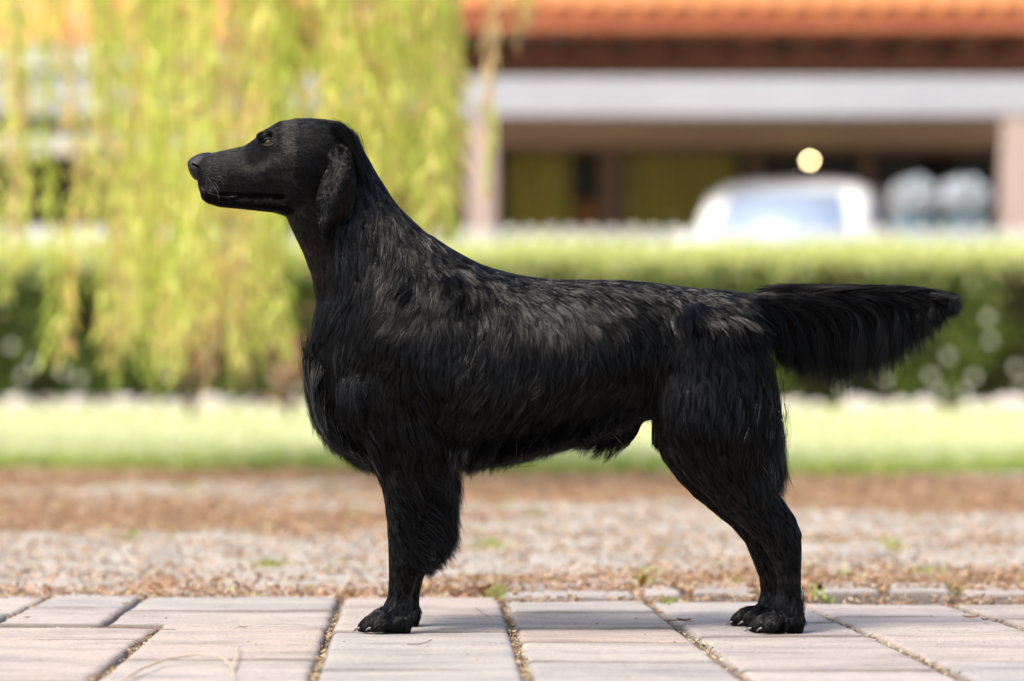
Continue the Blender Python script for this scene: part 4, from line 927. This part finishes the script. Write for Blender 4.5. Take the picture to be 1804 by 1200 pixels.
tail_sp = [(1300, 530, 1345, 530, 1366, 616), (1322, 532, 1376, 538, 1388, 648), (1350, 532, 1420, 536, 1426, 668), (1390, 530, 1472, 534, 1476, 674), (1430, 528, 1520, 532, 1516, 664), (1472, 526, 1562, 532, 1558, 650),
           (1520, 526, 1582, 530, 1588, 628), (1560, 525, 1620, 530, 1622, 600), (1590, 524, 1645, 530, 1648, 574), (1620, 523, 1660, 527, 1668, 552), (1640, 523, 1668, 525, 1680, 545), (1645, 521, 1668, 518, 1684, 530)]
feather('tail_feathering', tail_sp, 520, 62, 0.0, 0.024, lenj=0.13, tipspread=10, rootj=4, wave=4, curl=3.5, tipy=.9)
feather('tail_feathering', [(1325, 516, 1360, 503, 1400, 506), (1400, 513, 1440, 506, 1490, 509), (1480, 514, 1530, 505, 1580, 508), (1550, 515, 1600, 507, 1640, 514), (1610, 519, 1650, 514, 1680, 524)], 150, 50, 0.0, 0.016, tipspread=3, rootj=4, wave=1.5)
# breeches on the thighs
for yy_, nn_ in ((-.055, 480), (.05, 160)):
    feather('thigh_feathering', [(1318, 600, 1338, 640, 1346, 690), (1330, 650, 1354, 690, 1360, 745), (1336, 700, 1362, 745, 1370, 800), (1338, 735, 1366, 790, 1378, 838), (1335, 770, 1364, 820, 1368, 868), (1325, 790, 1348, 840, 1356, 880)], nn_, 22, yy_, .03, lenj=.2, tipspread=9, rootj=14, wave=3)
# rear of the forelegs
for yy_, nn_, dx_ in ((-.066, 420, 0), (.058, 150, 10)):
    feather('foreleg_feathering', [(762+dx_, 800, 796+dx_, 815, 797+dx_, 860), (755+dx_, 845, 795+dx_, 860, 800+dx_, 905), (748+dx_, 885, 790+dx_, 905, 800-dx_*.2, 948), (742+dx_, 920, 782+dx_, 945, 795-dx_*.3, 975), (738+dx_, 955, 765, 975, 778, 996), (736+dx_, 985, 748, 1000, 756, 1014)], nn_, 20, yy_, .013, lenj=.13, tipspread=7, rootj=11, wave=3)
# belly and chest fringes
feather('belly_fringe', [(800, 775, 800, 805, 802, 830), (860, 780, 846, 808, 838, 828), (920, 775, 900, 800, 888, 816), (980, 762, 956, 786, 944, 804), (1040, 745, 1012, 768, 998, 788), (1075, 742, 1052, 760, 1040, 776), (1110, 732, 1098, 746, 1090, 756)], 900, 18, 0.0, .085, lenj=.25, tipspread=9, rootj=12, wave=3)
feather('chest_fringe', [(556, 600, 545, 640, 546, 690), (566, 670, 554, 715, 563, 755), (572, 725, 576, 762, 590, 790), (600, 755, 606, 788, 622, 814), (640, 775, 642, 800, 655, 826), (680, 780, 676, 810, 682, 838)], 700, 20, 0.0, .06, lenj=.18, tipspread=8, rootj=10, wave=2.5)
feather('belly_fringe', [(1072, 760, 1074, 772, 1076, 782), (1098, 758, 1094, 768, 1092, 776)], 14, 16, 0.0, .012, lenj=.25, tipspread=5, rootj=4, wave=1)
# mane where neck meets withers
for s_ in (-1, 1):
    feather('crown_fringe', [(575, 222, 605, 232, 622, 272), (595, 225, 625, 245, 634, 300), (612, 235, 634, 265, 644, 330), (622, 245, 645, 290, 660, 350)], 40, 36, s_*.045, .012, tipspread=5, rootj=5, wave=2, rad=.0002)
# tufts between toes / behind pasterns
feather('foot_feathering', [(1385, 1040, 1388, 1070, 1404, 1100), (1405, 1050, 1416, 1075, 1416, 1102)], 40, 26, -.070, .015, tipspread=4, rootj=6, wave=1.5)

# ---- ears
def ear(s):
    bm = bmesh.new()
    rg = [(570, 252, 606, 250, .040), (577, 272, 618, 272, .058), (577, 292, 625, 296, .067), (568, 312, 628, 314, .071), (560, 333, 627, 334, .073), (556, 352, 623, 354, .0745), (556, 364, 621, 367, .0745), (557, 374, 618, 379, .074), (559, 383, 596, 388, .0735), (562, 397, 583, 399, .072), (567, 410, 576, 410, .071)]
    n = 9; gr = []
    for side_ in (1, -1):
        rows = []
        for (ax, ay, bx_, by, yc) in rg:
            row = []
            for k in range(n):
                u = k/(n-1); th = 0.0028*math.sin(math.pi*min(1, max(0, u)))+0.0004
                bow = 0.010*math.sin(math.pi*u) - 0.010*(1-u)**6 + 0.005*math.sin(u*7+ay*0.03)+0.0025*math.sin(u*13-ay*0.05)
                Y = s*(yc+bow+side_*th)
                row.append(bm.verts.new(P(ax+(bx_-ax)*u, ay+(by-ay)*u+4*math.sin(math.pi*u)*(1 if ay > 375 else 0), Y)))
            rows.append(row)
        gr.append(rows)
    for side_i, rows in enumerate(gr):
        for j in range(len(rg)-1):
            for k in range(n-1): bm.faces.new((rows[j][k], rows[j][k+1], rows[j+1][k+1], rows[j+1][k]))
    loop = lambda rows: [r_[0] for r_ in rows]+rows[-1][1:]+[r_[-1] for r_ in rows[-2::-1]]+rows[0][-2:0:-1]
    A, B = loop(gr[0]), loop(gr[1])
    for i in range(len(A)): bm.faces.new((A[i], A[(i+1) % len(A)], B[(i+1) % len(A)], B[i]))
    bmesh.ops.recalc_face_normals(bm, faces=bm.faces)
    me0 = bpy.data.meshes.new('ear'); bm.to_mesh(me0); bm.free(); t_ = bpy.data.objects.new('t', me0); COL.objects.link(t_)
    ss = t_.modifiers.new('s', 'SUBSURF'); ss.levels = 2; dg_ = bpy.context.evaluated_depsgraph_get(); me1 = bpy.data.meshes.new_from_object(t_.evaluated_get(dg_)); bpy.data.objects.remove(t_)
    me1.polygons.foreach_set('use_smooth', np.ones(len(me1.polygons), bool)); me1.name = 'ear'
    e = link('ear', me1, skin, dog)
    N = 15000 if s < 0 else 4000
    p, n_ = sample_surface(me1, N); px, py = to_px(p)
    # flow: down, fanning from the fold
    dr = np.stack([(px-600)*0.006+0.02, np.ones(N)], 1); ln = rng.uniform(.006, .010, N)+np.clip((py-330)*0.00008, 0, .005)
    ln[(py < 295)] = rng.uniform(.008, .014, (py < 295).sum())
    c1 = clumps(p, N//5); c2 = clumps(p, 500)
    pts, rd = grow(p, n_, 5, ln, np.full(N, .10), dr, c1, np.full(N, .7), c2, np.full(N, .5), np.full(N, .16), np.full(N, .0002))
    hair_object('ear_fur', pts, rd, parent=e, lock=0.25+0.35*rng.random(N)[c1])
ear(-1); ear(1)

# ---- face
bvh = BVHTree.FromPolygons([v.co for v in body_me.vertices], [tuple(pp.vertices) for pp in body_me.polygons])
def surf(px, py, s=-1):
    o = P(px, py, 0); hit = bvh.ray_cast(Vector((o.x, s*0.4, o.z)), Vector((0, -s, 0)))
    return hit[0], hit[1]
eyem, nt, b = mat('eye_glass', 0.015, 0.5); tc = nt.nodes.new('ShaderNodeTexCoord'); gq = nt.nodes.new('ShaderNodeVectorMath'); gq.operation = 'LENGTH'; sx = nt.nodes.new('ShaderNodeSeparateXYZ'); nt.links.new(tc.outputs['Object'], sx.inputs[0])
cx = nt.nodes.new('ShaderNodeCombineXYZ'); nt.links.new(sx.outputs[0], cx.inputs[0]); nt.links.new(sx.outputs[1], cx.inputs[1]); nt.links.new(cx.outputs[0], gq.inputs[0])
rr = ramp(nt, [(0, (0.002, 0.002, 0.002)), (0.40, (0.002, 0.002, 0.002)), (0.48, (0.045, 0.018, 0.007)), (0.72, (0.03, 0.012, 0.005)), (0.80, (0.03, 0.027, 0.025))], None)
mm = nt.nodes.new('ShaderNodeMath'); mm.operation = 'MULTIPLY'; mm.inputs[1].default_value = 100.0; nt.links.new(gq.outputs['Value'], mm.inputs[0]); nt.links.new(mm.outputs[0], rr.inputs[0])
nt.links.new(rr.outputs[0], b.inputs['Base Color'])
lidm, nt, b = mat('bare_black_skin', 0.4, 0.22); b.inputs['Base Color'].default_value = (0.004, 0.004, 0.004, 1)
for s in (-1, 1):
    h_, n_ = surf(474.5, 252, s)
    if h_ is None: h_, n_ = P(474, 252, s*.04), Vector((0, s, 0))
    c = h_-n_*0.0066; bm = bmesh.new(); bmesh.ops.create_uvsphere(bm, u_segments=32, v_segments=24, radius=0.0095)
    e = link('eye', bm_mesh(bm, 'eye', True), eyem, dog); e.location = c; gaze = (n_+Vector((-0.25, 0, 0.0))).normalized(); e.rotation_euler = gaze.to_track_quat('Z', 'Y').to_euler()
    # eyelids: two arcs over the ball
    for up in (1, -1):
        bm = bmesh.new(); pts_ = []
        for i in range(13):
            u = i/12; x_ = (461.5+(487.5-461.5)*u); yb = 254+2.0*u; arch = math.sin(math.pi*u)
            yv = yb-(7.8*arch if up > 0 else -5.0*arch); hh, nn_ = surf(x_, yv, s)
            if hh is None: continue
            r0 = ((hh-c).length); q_ = hh+nn_*0.0004
            if (q_-c).length < 0.0102: q_ = c+(q_-c).normalized()*0.0102
            pts_.append(q_)
        add_tube(bm, pts_, [0.0006+0.0016*math.sin(math.pi*i/(len(pts_)-1)) for i in range(len(pts_))], 8); link('eyelid', bm_mesh(bm, 'eyelid', True), lidm, dog)
# nose leather with nostrils
nosem, nt, b = mat('nose_leather', 0.42, 0.35); vo = nt.nodes.new('ShaderNodeTexVoronoi'); vo.inputs['Scale'].default_value = 700; tc = nt.nodes.new('ShaderNodeTexCoord'); nt.links.new(tc.outputs['Object'], vo.inputs['Vector'])
b.inputs['Base Color'].default_value = (0.005, 0.005, 0.0055, 1); bump(nt, b, vo.outputs['Distance'], 0.5, 0.001)
bm = bmesh.new()
loft(bm, [(330, 286, 332, 298, .008, 0), (333, 281, 334, 306, .0155, 0), (340, 276, 340, 315, .0205, 0), (351, 270, 347, 320, .0230, 0), (364, 268, 357, 317, .0195, 0), (377, 268, 368, 306, .010, 0)], 24)
for v in bm.verts:                                 # nostril hollows and the groove under the nose
    for s in (-1, 1):
        c = P(341, 293, s*.015); d_ = (v.co-c).length
        if d_ < .008: v.co.x += .0035*(1-d_/.008); v.co.y -= s*.002*(1-d_/.008)
me0 = bm_mesh(bm, 'nose', True); ns_ = link('nose', me0, nosem, dog); mdd = ns_.modifiers.new('s', 'SUBSURF'); mdd.levels = 2; mdd.render_levels = 2
pit, nt, b = mat('nostril_dark', 0.9, 0.0); b.inputs['Base Color'].default_value = (0.001, 0.001, 0.001, 1)
for s in (-1, 1):
    bm = bmesh.new(); add_tube(bm, [P(336.5, 291, s*.0118), P(340, 289.5, s*.0178), P(347, 292, s*.0208), P(352, 297, s*.0206)], [.0012, .0026, .0022, .0008], 8); link('nostril', bm_mesh(bm, 'nostril', True), pit, ns_)
# lip roll along the mouth
for s in (-1, 1):
    bm = bmesh.new(); pts_ = []
    for (a, b_) in ((352, 327), (360, 335), (372, 342), (386, 346), (400, 348), (412, 348), (422, 346)):
        hh, nn_ = surf(a, b_, s)
        if hh is not None: pts_.append(hh+nn_*0.0002)
    add_tube(bm, pts_, [0.0014]*(len(pts_)-2)+[0.0022, 0.0012], 8); link('lip', bm_mesh(bm, 'lip', True), lidm, dog)
# whiskers
wm, nt, b = mat('whisker', 0.3, 0.5); b.inputs['Base Color'].default_value = (0.055, 0.052, 0.05, 1)
wp_ = []
for s in (-1, 1):
    for (a, b_, c_, d_, e_, f_) in ((372, 316, 392, 305, 401, 325), (376, 318, 398, 312, 392, 335), (368, 312, 372, 322, 380, 332), (380, 322, 388, 332, 383, 348), (366, 322, 362, 332, 358, 345), (378, 328, 388, 344, 386, 358)):
        h0, _ = surf(a, b_, s); y1 = h0.y+s*.014; y2 = h0.y+s*.010
        K = 9; A, B, C_ = h0, P(c_, d_, y1), P(e_, f_, y2)
        wp_.append([A*(1-t)**2+B*2*t*(1-t)+C_*t*t for t in [i/(K-1) for i in range(K)]])
wp_ = np.array([[tuple(q) for q in w] for w in wp_]); hair_object('whiskers', wp_, np.linspace(.00022, .00007, 9)[None, :]*np.ones((len(wp_), 1)), m=wm)
# claws
cm, nt, b = mat('claw_horn', 0.25, 0.6); b.inputs['Base Color'].default_value = (0.10, 0.09, 0.085, 1)
bm = bmesh.new(); add_tube(bm, [(0.004, 0, 0.002), (0, 0, 0.0015), (-0.004, 0, 0.0), (-0.0075, 0, -0.0035)], [.0026, .0022, .0016, .0005], 8); clm = bm_mesh(bm, 'claw', True); clm.materials.append(cm)
for (a, b_, y_) in CLAWS:
    o = bpy.data.objects.new('claw', clm); COL.objects.link(o); o.parent = dog; o.location = P(a, b_, y_)

# ================================================================== SMALL THINGS ON THE PAVING
tw = noisy('dry_twig', (0.12, 0.08, 0.055), (0.24, 0.17, 0.12), 60, 0.8, 0.2, 0)
pale = noisy('dry_stalk', (0.46, 0.36, 0.27), (0.58, 0.47, 0.36), 40, 0.7, 0.2, 0)
def twig(name, pix, r, m, lab, cat='twig', z=0.006, zs_=None):
    pts_ = [G(a, b_) + Vector((0, 0, (zs_[i] if zs_ else z))) for i, (a, b_) in enumerate(pix)]
    bm = bmesh.new(); add_tube(bm, pts_, [r*(1-0.6*i/(len(pts_)-1)) for i in range(len(pts_))], 6); tag(link(name, bm_mesh(bm, name, True), m), lab, cat)
twig('dry_stalk', [(205, 1212), (240, 1190), (290, 1173), (345, 1167), (385, 1170), (405, 1180), (414, 1200)], 0.0022, pale, 'pale curved dry stalk arching over the foreground paving at the left', 'stalk', zs_=[.004, .006, .009, .012, .012, .009, .004])
twig('dry_stalk', [(410, 1182), (417, 1165), (422, 1145)], 0.0016, pale, 'short pale stalk crossing the end of the arching stalk', 'stalk')
twig('twig', [(718, 1142), (735, 1143), (750, 1139), (761, 1134)], 0.0011, tw, 'thin curved brown twig on the pink stone below the front paw')
twig('twig', [(180, 1112), (215, 1112), (262, 1114), (310, 1116)], 0.0013, tw, 'long thin brown twig lying across the left joint')
twig('twig', [(1170, 1100), (1195, 1099), (1225, 1103)], 0.0013, tw, 'thin reddish twig across the joint between the front and hind legs')
twig('twig', [(838, 1077), (850, 1086), (862, 1093)], 0.0007, tw, 'hair thin twig on the stone right of the front paws')
def leaf(px, py, ln, ang, m, lab, curl=0.3, z=0.005):
    bm = bmesh.new(); rows = []
    for i in range(7):
        u = i/6; w = ln*0.22*math.sin(math.pi*min(1, u*0.98+0.02))
        rows.append([bm.verts.new((ln*(u-.5), w*k, ln*curl*((u-.5)**2*1.2+abs(k)*0.25))) for k in (-1, 0, 1)])
    for a, b_ in zip(rows[:-1], rows[1:]):
        for k in range(2): bm.faces.new((a[k], a[k+1], b_[k+1], b_[k]))
    r_ = bmesh.ops.solidify(bm, geom=bm.faces[:], thickness=0.0006)
    o = link('fallen_leaf', bm_mesh(bm, 'fallen_leaf', True), m); o.location = G(px, py)+Vector((0, 0, z)); o.rotation_euler = (0.1, 0.05, ang); tag(o, lab, 'leaf')
br = noisy('brown_leaf', (0.16, 0.07, 0.035), (0.30, 0.14, 0.07), 40, 0.7, 0.3, 0.2); ye = noisy('yellow_leaf', (0.50, 0.38, 0.08), (0.66, 0.52, 0.18), 40, 0.6, 0.3, 0.1); gr_ = noisy('green_leaf', (0.22, 0.32, 0.05), (0.34, 0.42, 0.09), 40, 0.6, 0.3, 0.1)
tan_ = noisy('tan_leaf', (0.46, 0.30, 0.16), (0.6, 0.42, 0.25), 40, 0.7, 0.3, 0.1)
leaf(428, 1111, .014, .4, tan_, 'tiny tan leaf scrap on the stone left of the front paw')
leaf(1120, 1096, .012, 1.2, gr_, 'tiny green leaf fragment between the front and hind legs')
leaf(1205, 1099, .024, .2, br, 'dark curled brown leaf on the joint left of the hind paws')
leaf(1444, 1046, .030, 1.5, br, 'dark red brown curled leaf right of the hind hock', .9)
leaf(222, 1070, .022, .9, ye, 'yellow leaf in the joint at the far left')
leaf(876, 1063, .022, .5, ye, 'yellow leaf at the edge of the paving in the middle')
leaf(850, 1046, .045, 2.4, tan_, 'tan curled leaf behind the edge of the paving, left of the middle', .6)
leaf(1710, 1094, .030, .3, tan_, 'tan leaf on the far right stone')
leaf(1735, 1098, .022, 2.0, br, 'small brown leaf next to the tan one at the far right')
leaf(48, 1094, .016, 1.0, tan_, 'tan leaf scrap on the leftmost stone')
leaf(1130, 1040, .040, 1.7, ye, 'orange yellow leaf standing in the gap of the edging course', 1.2)
